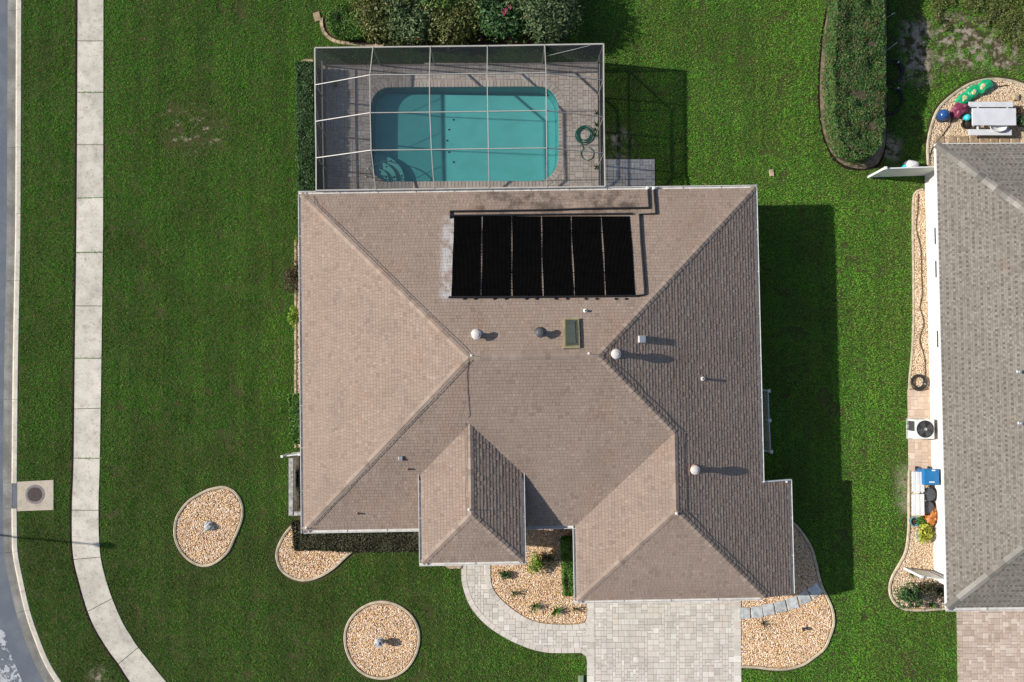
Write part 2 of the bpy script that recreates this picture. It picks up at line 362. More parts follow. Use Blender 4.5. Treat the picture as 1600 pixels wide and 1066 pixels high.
    def sheet(s, outer, holes=(), z=0.0, mi=0):
        loops = [[Vector((a, b, 0)) for a, b in ccw(outer)]] + [[Vector((a, b, 0)) for a, b in ccw(h)[::-1]] for h in holes]
        tris = tessellate_polygon(loops); vs = [(p.x, p.y, z) for l in loops for p in l]; out = []
        for t in tris:
            A, B, D = (vs[i] for i in t)
            out.append(tuple(t) if (B[0] - A[0]) * (D[1] - A[1]) - (B[1] - A[1]) * (D[0] - A[0]) > 0 else tuple(t)[::-1])
        return s.add(vs, out, mi)
    def mesh(s, name, *mats, smooth=False):
        me = bpy.data.meshes.new(name); me.from_pydata(s.v, [], s.f)
        for m in mats: me.materials.append(MATS[m])
        if len(mats) > 1: me.polygons.foreach_set('material_index', s.m)
        if smooth: me.polygons.foreach_set('use_smooth', [True] * len(s.f))
        me.update(); return me
    def build(s, name, mat, parent=None, smooth=False, **kw):
        mats = mat if isinstance(mat, (list, tuple)) else (mat,)
        return link(name, s.mesh(name, *mats, smooth=smooth), parent, **kw)
def link(name, me, parent=None, loc=None, rz=0.0, label=None, cat=None, group=None, kind=None):
    o = bpy.data.objects.new(name, me); C.objects.link(o)
    if loc is not None: o.location = loc
    if rz: o.rotation_euler = (0, 0, rz)
    if parent is not None:
        o.parent = parent
        if parent.type == 'EMPTY': o.matrix_parent_inverse = Matrix.Translation(-parent.location)
    return tag(o, label, cat, group, kind)
def tag(o, label=None, cat=None, group=None, kind=None):
    for k, v in (('label', label), ('category', cat), ('group', group), ('kind', kind)):
        if v: o[k] = v
    return o
def thing(name, loc, label, cat, group=None):
    o = bpy.data.objects.new(name, None); C.objects.link(o); o.empty_display_size = .2
    o.location = (loc[0], loc[1], loc[2] if len(loc) > 2 else 0.0)
    return tag(o, label, cat, group)
def np_mesh(name, verts, k, mat):                    # verts (n*k,3): n separate k-gons
    verts = np.asarray(verts, np.float32).reshape(-1, 3); nv = len(verts); nf = nv // k
    me = bpy.data.meshes.new(name); me.vertices.add(nv); me.vertices.foreach_set('co', verts.ravel())
    me.loops.add(nv); me.loops.foreach_set('vertex_index', np.arange(nv, dtype=np.int32))
    me.polygons.add(nf); me.polygons.foreach_set('loop_start', np.arange(0, nv, k, dtype=np.int32))
    me.update(calc_edges=True); me.materials.append(MATS[mat]); return me
def np_tris(name, verts, tris, mat):
    verts = np.asarray(verts, np.float32).reshape(-1, 3); tris = np.asarray(tris, np.int32).reshape(-1, 3)
    me = bpy.data.meshes.new(name); me.vertices.add(len(verts)); me.vertices.foreach_set('co', verts.ravel())
    me.loops.add(tris.size); me.loops.foreach_set('vertex_index', tris.ravel())
    me.polygons.add(len(tris)); me.polygons.foreach_set('loop_start', np.arange(0, tris.size, 3, dtype=np.int32))
    me.update(calc_edges=True); me.materials.append(MATS[mat]); return me
def in_poly_points(poly, n):
    xs = [p[0] for p in poly]; ys = [p[1] for p in poly]
    A = (max(xs) - min(xs)) * (max(ys) - min(ys)); m = int(n * A) + 1
    x = rng.uniform(min(xs), max(xs), m); y = rng.uniform(min(ys), max(ys), m); k = inside(x, y, poly)
    return x[k], y[k]
OCT = np.array([[1, 0, 0], [0, 1, 0], [-1, 0, 0], [0, -1, 0], [0, 0, 1], [0, 0, -1]], float)
OCT_F = np.array([[0, 1, 4], [1, 2, 4], [2, 3, 4], [3, 0, 4], [1, 0, 5], [2, 1, 5], [3, 2, 5], [0, 3, 5]])
def gravel(name, poly, dens, size, z, mat, parent, holes=()):
    x, y = in_poly_points(poly, dens)
    for h in holes:
        k = ~inside(x, y, h); x, y = x[k], y[k]
    n = len(x); V = np.repeat(OCT[None], n, 0) * rng.uniform(.65, 1.3, (n, 6, 1))
    V *= (size * rng.uniform(.55, 1.25, (n, 1, 1))) * np.stack([rng.uniform(.8, 1.3, n), rng.uniform(.6, 1, n), rng.uniform(.45, .8, n)], 1)[:, None, :]
    a = rng.uniform(0, 6.28, n); b = rng.normal(0, .35, n)
    X = V[:, :, 0] * np.cos(b)[:, None] - V[:, :, 2] * np.sin(b)[:, None]; Z = V[:, :, 0] * np.sin(b)[:, None] + V[:, :, 2] * np.cos(b)[:, None]
    ca, sa = np.cos(a)[:, None], np.sin(a)[:, None]
    P = np.stack([X * ca - V[:, :, 1] * sa + x[:, None], X * sa + V[:, :, 1] * ca + y[:, None], Z + z + rng.uniform(0, size * .5, n)[:, None]], 2)
    T = (OCT_F[None] + (np.arange(n) * 6)[:, None, None])
    return link(name, np_tris(name, P, T, mat), parent, kind='stuff')
def leaf_quads(c, nrm, s, asp=.42):
    n = len(c); d = nrm + rng.normal(0, .75, (n, 3)); d /= np.linalg.norm(d, axis=1)[:, None]
    r = rng.normal(0, 1, (n, 3)); t = np.cross(d, r); t /= np.linalg.norm(t, axis=1)[:, None]; b = np.cross(d, t)
    s = (s * rng.uniform(.6, 1.3, n))[:, None]
    return np.stack([c - t * s, c + b * s * asp + d * s * .15, c + t * s, c - b * s * asp + d * s * .15], 1)
def hedge(name, poly, h, mat, leaf, dens, label, cat='hedge', group=None, core='bark', z0=0.0, rough=.07):
    poly = ccw(poly); cx = sum(p[0] for p in poly) / len(poly); cy = sum(p[1] for p in poly) / len(poly)
    t = thing(name, (cx, cy, z0), label, cat, group)
    MB().prism(offset(poly, -.10), z0 - .02, z0 + h - .12, taper=.05).build('stems', core, t)
    x, y = in_poly_points(poly, dens * 1.15); n = len(x)
    bu = (vnoise(x, y, 2.2, 5) - .5) * rough * 2.4
    c = np.stack([x, y, z0 + h + bu - np.abs(rng.normal(0, .035, n))], 1); nr = np.repeat([[0, 0, 1.]], n, 0); cs = [c]; ns = [nr]
    m = len(poly)
    for i in range(m):
        p, q = np.array(poly[i]), np.array(poly[(i + 1) % m]); L = np.linalg.norm(q - p)
        if L < 1e-4: continue
        k = int(L * h * dens) + 1; u = rng.random(k)[:, None]; e = np.array([(q - p)[1], -(q - p)[0]]) / L
        zz = h * np.sqrt(rng.random(k)) ; xy = p + (q - p) * u + e * (rng.normal(-.02, .03, k) + (vnoise(p[0] + u[:, 0] * L, zz, 2.2, 8) - .5) * rough * 2)[:, None]
        cs.append(np.concatenate([xy, (z0 + zz)[:, None]], 1)); ns.append(np.repeat([[e[0], e[1], .35]], k, 0))
    link('foliage', np_mesh('foliage', leaf_quads(np.concatenate(cs), np.concatenate(ns), leaf), 4, mat), t)
    return t
def bush(name, c, r, h, mat, leaf, dens, label, cat='shrub', group=None, z0=0.0, blobs=6, seed=1, flat=.9, asp=.42):
    R = random.Random(seed); t = thing(name, (c[0], c[1], z0), label, cat, group)
    rx, ry = r if isinstance(r, tuple) else (r, r); st = MB(); cs = []; ns = []
    for i in range(blobs):
        a = 6.28 * i / blobs + R.uniform(-.4, .4); q = R.uniform(.35, .65) if i else 0
        bc = np.array([c[0] + math.cos(a) * rx * q, c[1] + math.sin(a) * ry * q, z0 + h * R.uniform(.45, .65)])
        br = np.array([rx * R.uniform(.42, .6), ry * R.uniform(.42, .6), h * R.uniform(.36, .48)])
        k = int(dens * 4 * br[0] * br[1]) + 20; d = rng.normal(0, 1, (k, 3)); d[:, 2] = np.abs(d[:, 2]) * 1.1 - .45 * (rng.random(k) < .4); d /= np.linalg.norm(d, axis=1)[:, None]
        rad = rng.uniform(.55, 1.08, k) ** .6; sh = rng.random(k) < .14; rad[sh] *= rng.uniform(1.05, 1.6, int(sh.sum()))
        cs.append(bc + d * br * rad[:, None]); ns.append(d + [0, 0, .3])
        st.tube([(c[0] + R.uniform(-.05, .05), c[1] + R.uniform(-.05, .05), z0 - .02), ((c[0] + bc[0]) / 2 + R.uniform(-.06, .06), (c[1] + bc[1]) / 2, z0 + h * .3), tuple(bc)], [.03, .022, .01], 5)
    st.build('stem', 'bark', t)
    link('foliage', np_mesh('foliage', leaf_quads(np.concatenate(cs), np.concatenate(ns), leaf, asp), 4, mat), t)
    return t
def strappy(name, c, n, L, wd, up, mat, label, cat='plant', z0=0.0, seed=1, group=None, droop=.6):
    R = random.Random(seed); t = thing(name, (c[0], c[1], z0), label, cat, group); m = MB()
    for i in range(n):
        a = R.uniform(0, 6.28); l = L * R.uniform(.6, 1.1); e = R.uniform(.35, 1.0); pts = []
        for j in range(5):
            s = j / 4; pts.append(Vector((c[0] + math.cos(a) * l * s * e, c[1] + math.sin(a) * l * s * e, z0 + up * (1.3 * s - droop * s * s * e) * R.uniform(.92, 1.05) + .01)))
        sd_ = Vector((-math.sin(a), math.cos(a), 0)); ws = [wd * .5, wd, wd * 1.05, wd * .75, .004]; vs = []
        for p, q in zip(pts, ws): vs += [p - sd_ * q + Vector((0, 0, q * .4)), p, p + sd_ * q + Vector((0, 0, q * .4))]
        m.add(vs, [(3 * k + b, 3 * k + 3 + b, 3 * k + 4 + b, 3 * k + 1 + b) for k in range(4) for b in (0, 1)])
    m.build('foliage', mat, t)
    return t
GRASS_OUT = []                                       # polygons (metres) where no grass grows
def pavers(parent, poly, cell, joint, z, thick, mat, limit=300, ang=0.0, holes=(), origin=None, name='paver', seed=3):
    R = random.Random(seed); ca, sa = math.cos(ang), math.sin(ang); ox, oy = origin or poly[0]
    loc = [((a - ox) * ca + (b - oy) * sa, -(a - ox) * sa + (b - oy) * ca) for a, b in poly]
    u0 = math.floor(min(p[0] for p in loc) / cell); u1 = math.ceil(max(p[0] for p in loc) / cell)
    v0 = math.floor(min(p[1] for p in loc) / cell); v1 = math.ceil(max(p[1] for p in loc) / cell)
    gu, gv = np.meshgrid(np.arange(u0, u1), np.arange(v0, v1), indexing='ij'); uu = (gu + .5) * cell; vv = (gv + .5) * cell
    X = ox + uu * ca - vv * sa; Y = oy + uu * sa + vv * ca; ok = inside(X, Y, poly)
    for h in holes: ok &= ~inside(X, Y, h)
    out = []
    for j in range(ok.shape[1]):
        for i in range(ok.shape[0]):
            if not ok[i, j]: continue
            opts = [(2, 2)] * 6 + [(2, 1)] * 3 + [(1, 2)] * 3 + [(3, 2)] * 1; R.shuffle(opts)
            for a, b in opts + [(2, 1), (1, 2), (1, 1)]:
                if i + a <= ok.shape[0] and j + b <= ok.shape[1] and ok[i:i + a, j:j + b].all(): break
            ok[i:i + a, j:j + b] = False
            u = (gu[i, j] + a / 2) * cell; v_ = (gv[i, j] + b / 2) * cell
            out.append((a, b, ox + u * ca - v_ * sa, oy + u * sa + v_ * ca))
    out.sort(key=lambda q: -q[0] * q[1]); cache = {}; rest = MB()
    for k, (a, b, x, y) in enumerate(out):
        dz = R.uniform(-.002, .002)
        if k < limit:
            if (a, b) not in cache: cache[(a, b)] = MB().box((0, 0, -thick / 2), (a * cell - joint, b * cell - joint, thick), ch=.006).mesh(name, mat)
            link(name, cache[(a, b)], parent, loc=(x, y, z + dz), rz=ang)
        else: rest.box((x, y, z - thick / 2 + dz), (a * cell - joint, b * cell - joint, thick), ang, ch=.006)
    if rest.v: rest.build(name + '_field', mat, parent, kind='stuff')
def along(path, step, closed=False):
    P = [Vector(p[:2]) for p in path]; P = P + [P[0]] if closed else P; out = []; acc = 0.0
    L = sum((P[i + 1] - P[i]).length for i in range(len(P) - 1)); n = max(2, round(L / step)); st = L / n; i = 0; pos = 0.0
    seg = (P[1] - P[0]).length
    for k in range(n + 1):
        tgt = min(k * st, L - 1e-6)
        while pos + seg < tgt and i < len(P) - 2: pos += seg; i += 1; seg = (P[i + 1] - P[i]).length
        d = (P[i + 1] - P[i]).normalized(); out.append((P[i] + d * (tgt - pos), d))
    return out
def border(parent, path, step, wd, z0, z1, mat, name, closed=False, joint=.008, side=1):
    pts = along(path, step, closed)                  # pieces between the path and the path moved wd to its right (side=1)
    for (p, d), (q, e) in zip(pts[:-1], pts[1:]):
        r1 = Vector((d.y, -d.x)) * wd * side; r2 = Vector((e.y, -e.x)) * wd * side; f = (q - p).normalized() * joint / 2
        quad = [tuple(p + f), tuple(q - f), tuple(q + r2 - f), tuple(p + r1 + f)]
        MB().prism(quad, z0, z1 + random.uniform(-.002, .002), taper=.005).build(name, mat, parent)

# ================================================================== THE SETTING
kerb_out = WP([(34, -80), (34, 0), (33, 310), (32, 400), (29, 560), (27.5, 700), (27, 760), (27, 800), (27.5, 840), (28.5, 864), (35.6, 902), (47.5, 954), (62, 997), (78, 1035), (97, 1066), (135, 1120), (200, 1190)])
kerb_out = catmull(kerb_out, 6, False)
sx_, sy_ = kerb_out[0]; ex_, ey_ = kerb_out[-1]
POOL_PX = [(580, 172), (581, 158), (587, 147), (597, 139.5), (612, 137), (700, 136.5), (780, 136), (843, 136), (857, 139), (867, 149), (872, 165), (873, 210), (872, 250), (867, 265), (857, 277), (843, 282.5), (780, 283), (700, 283.5), (612, 284), (598, 282), (588, 275), (582, 264), (580, 248), (579.5, 210)]
pool = ccw(catmull(WP(POOL_PX), 3))
coping_out = offset(pool, .30)
lawn_poly = kerb_out + [(ex_ + 2, -90), (90, -90), (90, 90), (sx_, 90)]
lawn = MB().sheet(lawn_poly, [offset(pool, .15)], 0.0).build('lawn', 'thatch', kind='structure', label='mown green lawn around the house')
MB().sheet([(-90, 90)] + [(a + .05, b) for a, b in [(sx_, 90)] + kerb_out + [(ex_ + 2, -90)]] + [(-90, -90)], z=-.13).build('road', 'asphalt', kind='structure', label='blue grey asphalt street curving along the left edge')
MB().sheet(catmull(WP([(-40, 985), (4, 985), (12, 1010), (22, 1035), (36, 1068), (44, 1090), (-10, 1120), (-60, 1060)], -.13), 4), z=-.126).build('road_paint', 'worn_paint', kind='structure', label='worn pale patch on the street corner')
# kerb and gutter in cast lengths, with the drain opening left free
kerb = MB().sweep(kerb_out, [(.68, -.14), (.60, -.128), (0.0, -.135), (0.0, -.128)], False).build('kerb', 'soil', kind='structure', label='concrete kerb and gutter beside the street')
pts = along(kerb_out, .08); ydrain = (W(27, 757)[1], W(27, 796)[1]); runs = []; cur = []
dj = [W(30, y)[1] for y in (16, 122, 231, 336, 440, 625, 863, 955)]
for i in range(0, len(pts)):
    cur.append(tuple(pts[i][0])); y = pts[i][0].y; yn = pts[min(i + 1, len(pts) - 1)][0].y
    if any(yn < q <= y for q in dj) or any(yn < q <= y for q in ydrain): runs.append(cur); cur = [tuple(pts[i][0] + pts[i][1] * .012)]
runs.append(cur)
for r_ in runs:
    if len(r_) < 3: continue
    ym = r_[len(r_) // 2][1]
    MB().sweep(r_, [(.70, -.16), (.70, -.118), (.50, -.112), (.30, -.122), (.285, -.13)], False).build('gutter_slab', 'gutter_concrete', kerb)
    if not (ydrain[1] < ym < ydrain[0]):
        m = MB().sweep(r_, [(.30, -.13), (.29, -.06), (.24, .005), (.19, .025), (.02, .028), (0, .015), (0, -.1)], False); k = 7; nn = len(m.v) // k
        m.f += [tuple(range(k))[::-1], tuple(range((nn - 1) * k, nn * k))]; m.m += [0, 0]
        m.build('kerb_stone', 'kerb_concrete', kerb)
    else:
        MB().sweep(r_, [(.30, -.135), (.02, -.16), (0.0, -.16)], False).build('drain_throat', 'gutter_concrete', kerb)
# sidewalk
left = [(122, -60), (121.5, 0), (121, 145), (120, 310), (119.3, 395), (117, 560), (115.3, 716), (112.5, 797), (114, 864), (124, 911), (142, 968), (166, 1011), (185, 1037), (204, 1066), (235, 1105)]
right = [(163, -60), (162.5, 0), (162.2, 145), (162, 310), (161.5, 395), (159.3, 560), (156.8, 716), (154.7, 797), (157.6, 868), (171, 921), (190, 968), (204, 992), (218, 1013), (261, 1066), (300, 1110)]
sl = catmull(WP(left), 8, False); sr = catmull(WP(right), 8, False); walk_poly = sl + sr[::-1]
side = MB().sheet([(a - .085, b - .02) for a, b in sl] + sr[::-1], z=.006).build('sidewalk', 'dark_soil', kind='structure', label='pale concrete sidewalk parallel to the street')
GRASS_OUT += [walk_poly, sl + [(a - .12, b - .02) for a, b in sl][::-1]]
al, ar = along(sl, .04), along(sr, .04)
def yidx(arr, y): return min(range(len(arr)), key=lambda i: abs(arr[i][0].y - y))
joints = [(-50, -50), (64, 64), (145, 144.5), (227, 227), (309.5, 309), (395, 394), (478, 478), (560, 559.5), (639, 638), (716, 716), (797, 797), (874, 870), (955, 935), (1037, 1012), (1098, 1085)]
for (a, b), (c_, d_) in zip(joints[:-1], joints[1:]):
    i0, i1 = yidx(al, W(120, a)[1]), yidx(al, W(120, c_)[1]); k0, k1 = yidx(ar, W(160, b)[1]), yidx(ar, W(160, d_)[1])
    la = [tuple(al[i][0]) for i in list(range(i0, i1, 6)) + [i1]]; ra = [tuple(ar[i][0]) for i in list(range(k0, k1, 6)) + [k1]]
    MB().prism(offset(la + ra[::-1], -.007), -.05, .035, taper=.006).build('slab', 'sidewalk_concrete', side)

# driveway and front walk
dr = WP([(917, 915), (1157.5, 915), (1159, 1150), (917.5, 1150)])
drive = MB().sheet(dr, z=.008).build('driveway', 'joint_sand', kind='structure', label='pale paver driveway in front of the garage')
din = WP([(921, 926), (1154, 926), (1155, 1150), (921, 1150)])
GRASS_OUT.append(dr)
pavers(drive, din, .130, .010, .035, .05, 'paver_drive', 300, seed=4)
border(drive, [W(917, 930), W(917.3, 1150)], .3, .32, -.02, .043, 'paver_drive', 'border_paver', side=-1)
border(drive, [W(1157.5, 930), W(1158.5, 1150)], .3, .32, -.02, .043, 'paver_drive', 'border_paver', side=1)
Z7 = lambda L: [(680 + a / 5.175, 860 + b / 5.175) for a, b in L]
wout = catmull(WP(Z7([(212, 40), (212, 240), (230, 320), (265, 420), (330, 520), (420, 610), (520, 680), (640, 745), (780, 800), (900, 826), (1000, 830), (1185, 828)])), 5, False) + WP(Z7([(1212, 840), (1226, 870), (1228, 910)]))
win = catmull(WP(Z7([(447, 40), (449, 240), (472, 318), (540, 402), (620, 470), (700, 525), (800, 572), (900, 593), (1050, 600), (1190, 592), (1226, 560), (1236, 500), (1236, 400)])), 5, False)
wpoly = wout + WP([(921, 1036), (921, 975)]) + win[::-1]
path = MB().sheet(wpoly, z=.004).build('front_path', 'joint_sand', kind='structure', label='curved paver path from driveway to entry')
GRASS_OUT += [wpoly]
inner = [p for p in wpoly]
wmask_out = [tuple(Vector(p)) for p in wout]
pin = offset(wpoly, -.07)
pavers(path, pin, .130, .010, .033, .05, 'paver_drive', 300, ang=.0, seed=9, origin=W(928, 1026))
border(path, wout, .30, .24, -.02, .043, 'paver_drive', 'border_paver', side=-1)
border(path, win[:-4], .30, .24, -.02, .043, 'paver_drive', 'border_paver', side=1)
# neighbour's drive
nd = WP([(1494, 930), (1700, 930), (1700, 1150), (1499, 1150)])
ndo = MB().sheet(nd, z=.006).build('neighbour_driveway', 'joint_sand', kind='structure', label='pinkish paver driveway of the neighbouring house')
GRASS_OUT.append(nd)
pavers(ndo, nd, .130, .010, .033, .05, 'paver_neighbour', 300, ang=.0, seed=12)

# pool deck (inside the cage), paver pad beside it
deck = WP([(504, 101), (937, 98), (939, 320), (507, 320)])
dk = MB().sheet(deck, [offset(pool, .16)], z=.010).build('pool_deck', 'joint_dark', kind='structure', label='paver deck around the swimming pool')
GRASS_OUT.append(offset(deck, .06))
pavers(dk, offset(deck, -.02), .125, .011, .036, .05, 'paver_deck', 300, holes=[offset(pool, .17)], seed=21)
pad = WP([(940, 249), (1023, 248), (1024, 310), (940, 312)])
pd_ = MB().sheet(pad, z=.006).build('paver_pad', 'joint_dark', kind='structure', label='small grey paver pad outside the pool cage')
GRASS_OUT.append(pad); pavers(pd_, pad, .135, .014, .034, .05, 'paver_pad', 300, seed=23)

# ================================================================== HOUSE (frame turned about one degree)
AH = .016
def hf(u, v): return (u * math.cos(AH) - v * math.sin(AH), u * math.sin(AH) + v * math.cos(AH))
def hf3(u, v, z): return (*hf(u, v), z)
PITCH = 5 / 12
hW, hE, hN, hS, ZE = -8.46, 10.905, 7.67, -6.57, 2.60
run = (hN - hS) / 2; yr = (hN + hS) / 2; xl, xr = hW + run, hE - run; ZR = ZE + run * PITCH
gW, gS = 3.0, -9.72; grun = (hE - gW) / 2; gx = gW + grun; gy = gS + grun; gn = yr - (gx - xr); ZG = ZE + grun * PITCH
eW, eE, eS, ZEE = -3.41, .72, -7.82, 3.60; erun = (eE - eW) / 2; exm = eW + erun; ey = eS + erun; ZER = ZEE + erun * PITCH
en = hS + (ZER - ZE) / PITCH; enf = hS + (ZEE - ZE) / PITCH
E2 = 12.25; ZE2 = ZE - (E2 - hE) * PITCH; STEP = -4.9

house = thing('house', hf(0, 0), 'tan shingled single storey house with solar mats on its roof', 'house')
def clip(poly, a, b, c):                             # keep a*u+b*v+c >= 0
    out = []; n = len(poly)
    for i in range(n):
        p, q = poly[i], poly[(i + 1) % n]; dp = a * p[0] + b * p[1] + c; dq = a * q[0] + b * q[1] + c
        if dp >= 0: out.append(p)
        if (dp >= 0) != (dq >= 0): t = dp / (dp - dq); out.append((p[0] + (q[0] - p[0]) * t, p[1] + (q[1] - p[1]) * t))
    return out
def slope_shingles(mb, poly, e0, up, z0, fr, e=.132, wmin=.11, wmax=.19, t=(.012, .020), pitch=PITCH, teeth=None, seed=1):
    # poly: convex, in frame coords; e0: a point on the eave line; up: unit vector up the slope (plan)
    R = random.Random(seed); al_ = (-up[1], up[0])
    P = [((p[0] - e0[0]) * al_[0] + (p[1] - e0[1]) * al_[1], (p[0] - e0[0]) * up[0] + (p[1] - e0[1]) * up[1]) for p in poly]
    d0, d1 = min(p[1] for p in P), max(p[1] for p in P)
    for i in range(math.floor(d0 / e + 1e-6), math.ceil(d1 / e - 1e-6)):
        a, b = i * e, (i + 1) * e - .007
        st = clip(clip(P, 0, 1, -a), 0, -1, b)
        if len(st) < 3: continue
        u0, u1 = min(p[0] for p in st), max(p[0] for p in st); R.seed(seed * 1000 + i); off = R.uniform(0, .4); u = math.floor(u0 / 50) * 50 - off; k = 0
        u = u0 - R.uniform(0, wmax)
        while u < u1:
            if teeth:
                wd = teeth[0] * R.uniform(.8, 1.2) if k % 2 else teeth[1] * R.uniform(.8, 1.2); low = (k % 2 == 0) and (i % 3 == 0); mi = 1 if low else 0; lift = t[0] if low else t[1]
            else:
                wd = R.uniform(wmin, wmax); lift = t[0] if R.random() < .6 else t[1]; mi = 0
            q = clip(clip(st, 1, 0, -u), -1, 0, u + wd - .006); u += wd; k += 1
            if len(q) < 3 or abs(area(q)) < 2e-4: continue
            q = ccw(q); n = len(q); vs = []
            for dz in (1, 0):
                for (uu, dd) in q:
                    X = e0[0] + al_[0] * uu + up[0] * dd; Y = e0[1] + al_[1] * uu + up[1] * dd
                    z = z0 + pitch * dd + ((lift * (1 - (dd - a) / e) + .003) if dz else -.012)
                    vs.append((*fr(X, Y), z))
            if area([(v[0], v[1]) for v in vs[:n]]) < 0: vs = vs[:n][::-1] + vs[n:][::-1]
            mb.add(vs, [tuple(range(n))] + [(n + j, n + (j + 1) % n, (j + 1) % n, j) for j in range(n)], mi)
def plane_of(fr, e0, up, z0, pitch=PITCH):
    o = Vector((*fr(*e0), z0)); g = Vector((*fr(e0[0] + up[0], e0[1] + up[1]), 0)) - Vector((*fr(*e0), 0))
    return (pitch * g.x, pitch * g.y, z0 - pitch * (g.x * o.x + g.y * o.y))
PL_N = plane_of(hf, (0, hN), (0, -1), ZE); PL_S = plane_of(hf, (0, hS), (0, 1), ZE); PL_E = plane_of(hf, (hE, 0), (-1, 0), ZE); PL_W = plane_of(hf, (hW, 0), (1, 0), ZE)
PL_ES = plane_of(hf, (0, eS), (0, 1), ZEE)
_s0 = on_plane(692, 400, PL_N); _s1 = on_plane(706, 466, PL_N); _s2 = on_plane(690, 340, PL_N); _d0 = on_plane(745, 331, PL_N); _d1 = on_plane(1000, 300, PL_N)
shingle_mat('roof_shingle', [(0, (.225, .167, .133)), (.10, (.266, .201, .161)), (.9, (.290, .221, .177)), (1, (.315, .243, .196))],
            [(_s0.x - .05, _s1.x + .2, _s1.y - .05, _s2.y, .18, (.50, .50, .51), .75, .36, .62, 2.2),
             (_d0.x, _d1.x, _d0.y - .1, _d1.y + .1, .35, (.055, .045, .035), .75, .40, .62, 1.6)])
shingle_mat('roof_cap', [(0, (.22, .165, .132)), (.3, (.275, .21, .168)), (.7, (.30, .232, .186)), (1, (.33, .258, .208))])
shingle_mat('grey_shingle', [(0, (.160, .143, .120)), (.3, (.200, .181, .153)), (.7, (.224, .203, .173)), (1, (.258, .235, .202))])
shingle_mat('grey_shingle_dark', [(0, (.10, .088, .078)), (.3, (.125, .112, .10)), (.7, (.155, .14, .125)), (1, (.19, .17, .15))])
shingle_mat('grey_cap', [(0, (.14, .13, .115)), (.3, (.21, .195, .17)), (.7, (.29, .27, .24)), (1, (.36, .34, .30))])

# roof deck under the shingles
m = MB()
def quad3(m, pts, fr): 
    vs = [(*fr(u, v), z) for u, v, z in pts]; m.add(vs, [tuple(range(len(vs)))])
dz = -.012
quad3(m, [(hE, hN, ZE + dz), (hW, hN, ZE + dz), (xl, yr, ZR + dz), (xr, yr, ZR + dz)], hf)
quad3(m, [(hW, hN, ZE + dz), (hW, hS, ZE + dz), (xl, yr, ZR + dz)], hf)
quad3(m, [(hW, hS, ZE + dz), (gW, hS, ZE + dz), (gx, gn, ZG + dz), (xr, yr, ZR + dz), (xl, yr, ZR + dz)], hf)
quad3(m, [(hE, STEP, ZE + dz), (hE, hN, ZE + dz), (xr, yr, ZR + dz), (gx, gn, ZG + dz), (gx, gy, ZG + dz), (hE, gS, ZE + dz), (E2, gS, ZE2 + dz), (E2, STEP, ZE2 + dz)], hf)
quad3(m, [(gW, hS, ZE + dz), (gW, gS, ZE + dz), (gx, gy, ZG + dz), (gx, gn, ZG + dz)], hf)
quad3(m, [(gW, gS, ZE + dz), (hE, gS, ZE + dz), (gx, gy, ZG + dz)], hf)
quad3(m, [(eW, enf, ZEE + dz), (eW, eS, ZEE + dz), (exm, ey, ZER + dz), (exm, en, ZER + dz)], hf)
quad3(m, [(eE, eS, ZEE + dz), (eE, enf, ZEE + dz), (exm, en, ZER + dz), (exm, ey, ZER + dz)], hf)
quad3(m, [(eW, eS, ZEE + dz), (eE, eS, ZEE + dz), (exm, ey, ZER + dz)], hf)
roof = m.build('roof', 'shingle_under', house)
def field(polys, e0, up, z0, seed):
    mb = MB()
    for k, p in enumerate(polys): slope_shingles(mb, p, e0, up, z0, hf, seed=seed)
    mb.build('shingles', 'roof_shingle', roof, kind='stuff')
field([[(hW, hN), (hE, hN), (xr, yr), (xl, yr)]], (hW, hN), (0, -1), ZE, 1)
field([[(hW, hN), (hW, hS), (xl, yr)]], (hW, hN), (1, 0), ZE, 2)
field([[(hW, hS), (gW, hS), (gx, gn), (xr, yr), (xl, yr)]], (hW, hS), (0, 1), ZE, 3)
field([[(hE, yr), (hE, hN), (xr, yr)], [(xr, yr), (gx, gn), (hE, gn), (hE, yr)], [(gx, gn), (gx, gy), (hE, gy), (hE, gn)], [(gx, gy), (hE, gS), (hE, gy)], [(hE, STEP), (E2, STEP), (E2, gS), (hE, gS)]], (hE, hN), (-1, 0), ZE, 4)
field([[(gW, hS), (gW, gS), (gx, gy), (gx, gn)]], (gW, gS), (1, 0), ZE, 5)
field([[(gW, gS), (hE, gS), (gx, gy)]], (gW, gS), (0, 1), ZE, 6)
field([[(eW, enf), (eW, eS), (exm, ey), (exm, en)]], (eW, eS), (1, 0), ZEE, 7)
field([[(eE, eS), (eE, enf), (exm, en), (exm, ey)]], (eE, eS), (-1, 0), ZEE, 8)
field([[(eW, eS), (eE, eS), (exm, ey)]], (eW, eS), (0, 1), ZEE, 9)
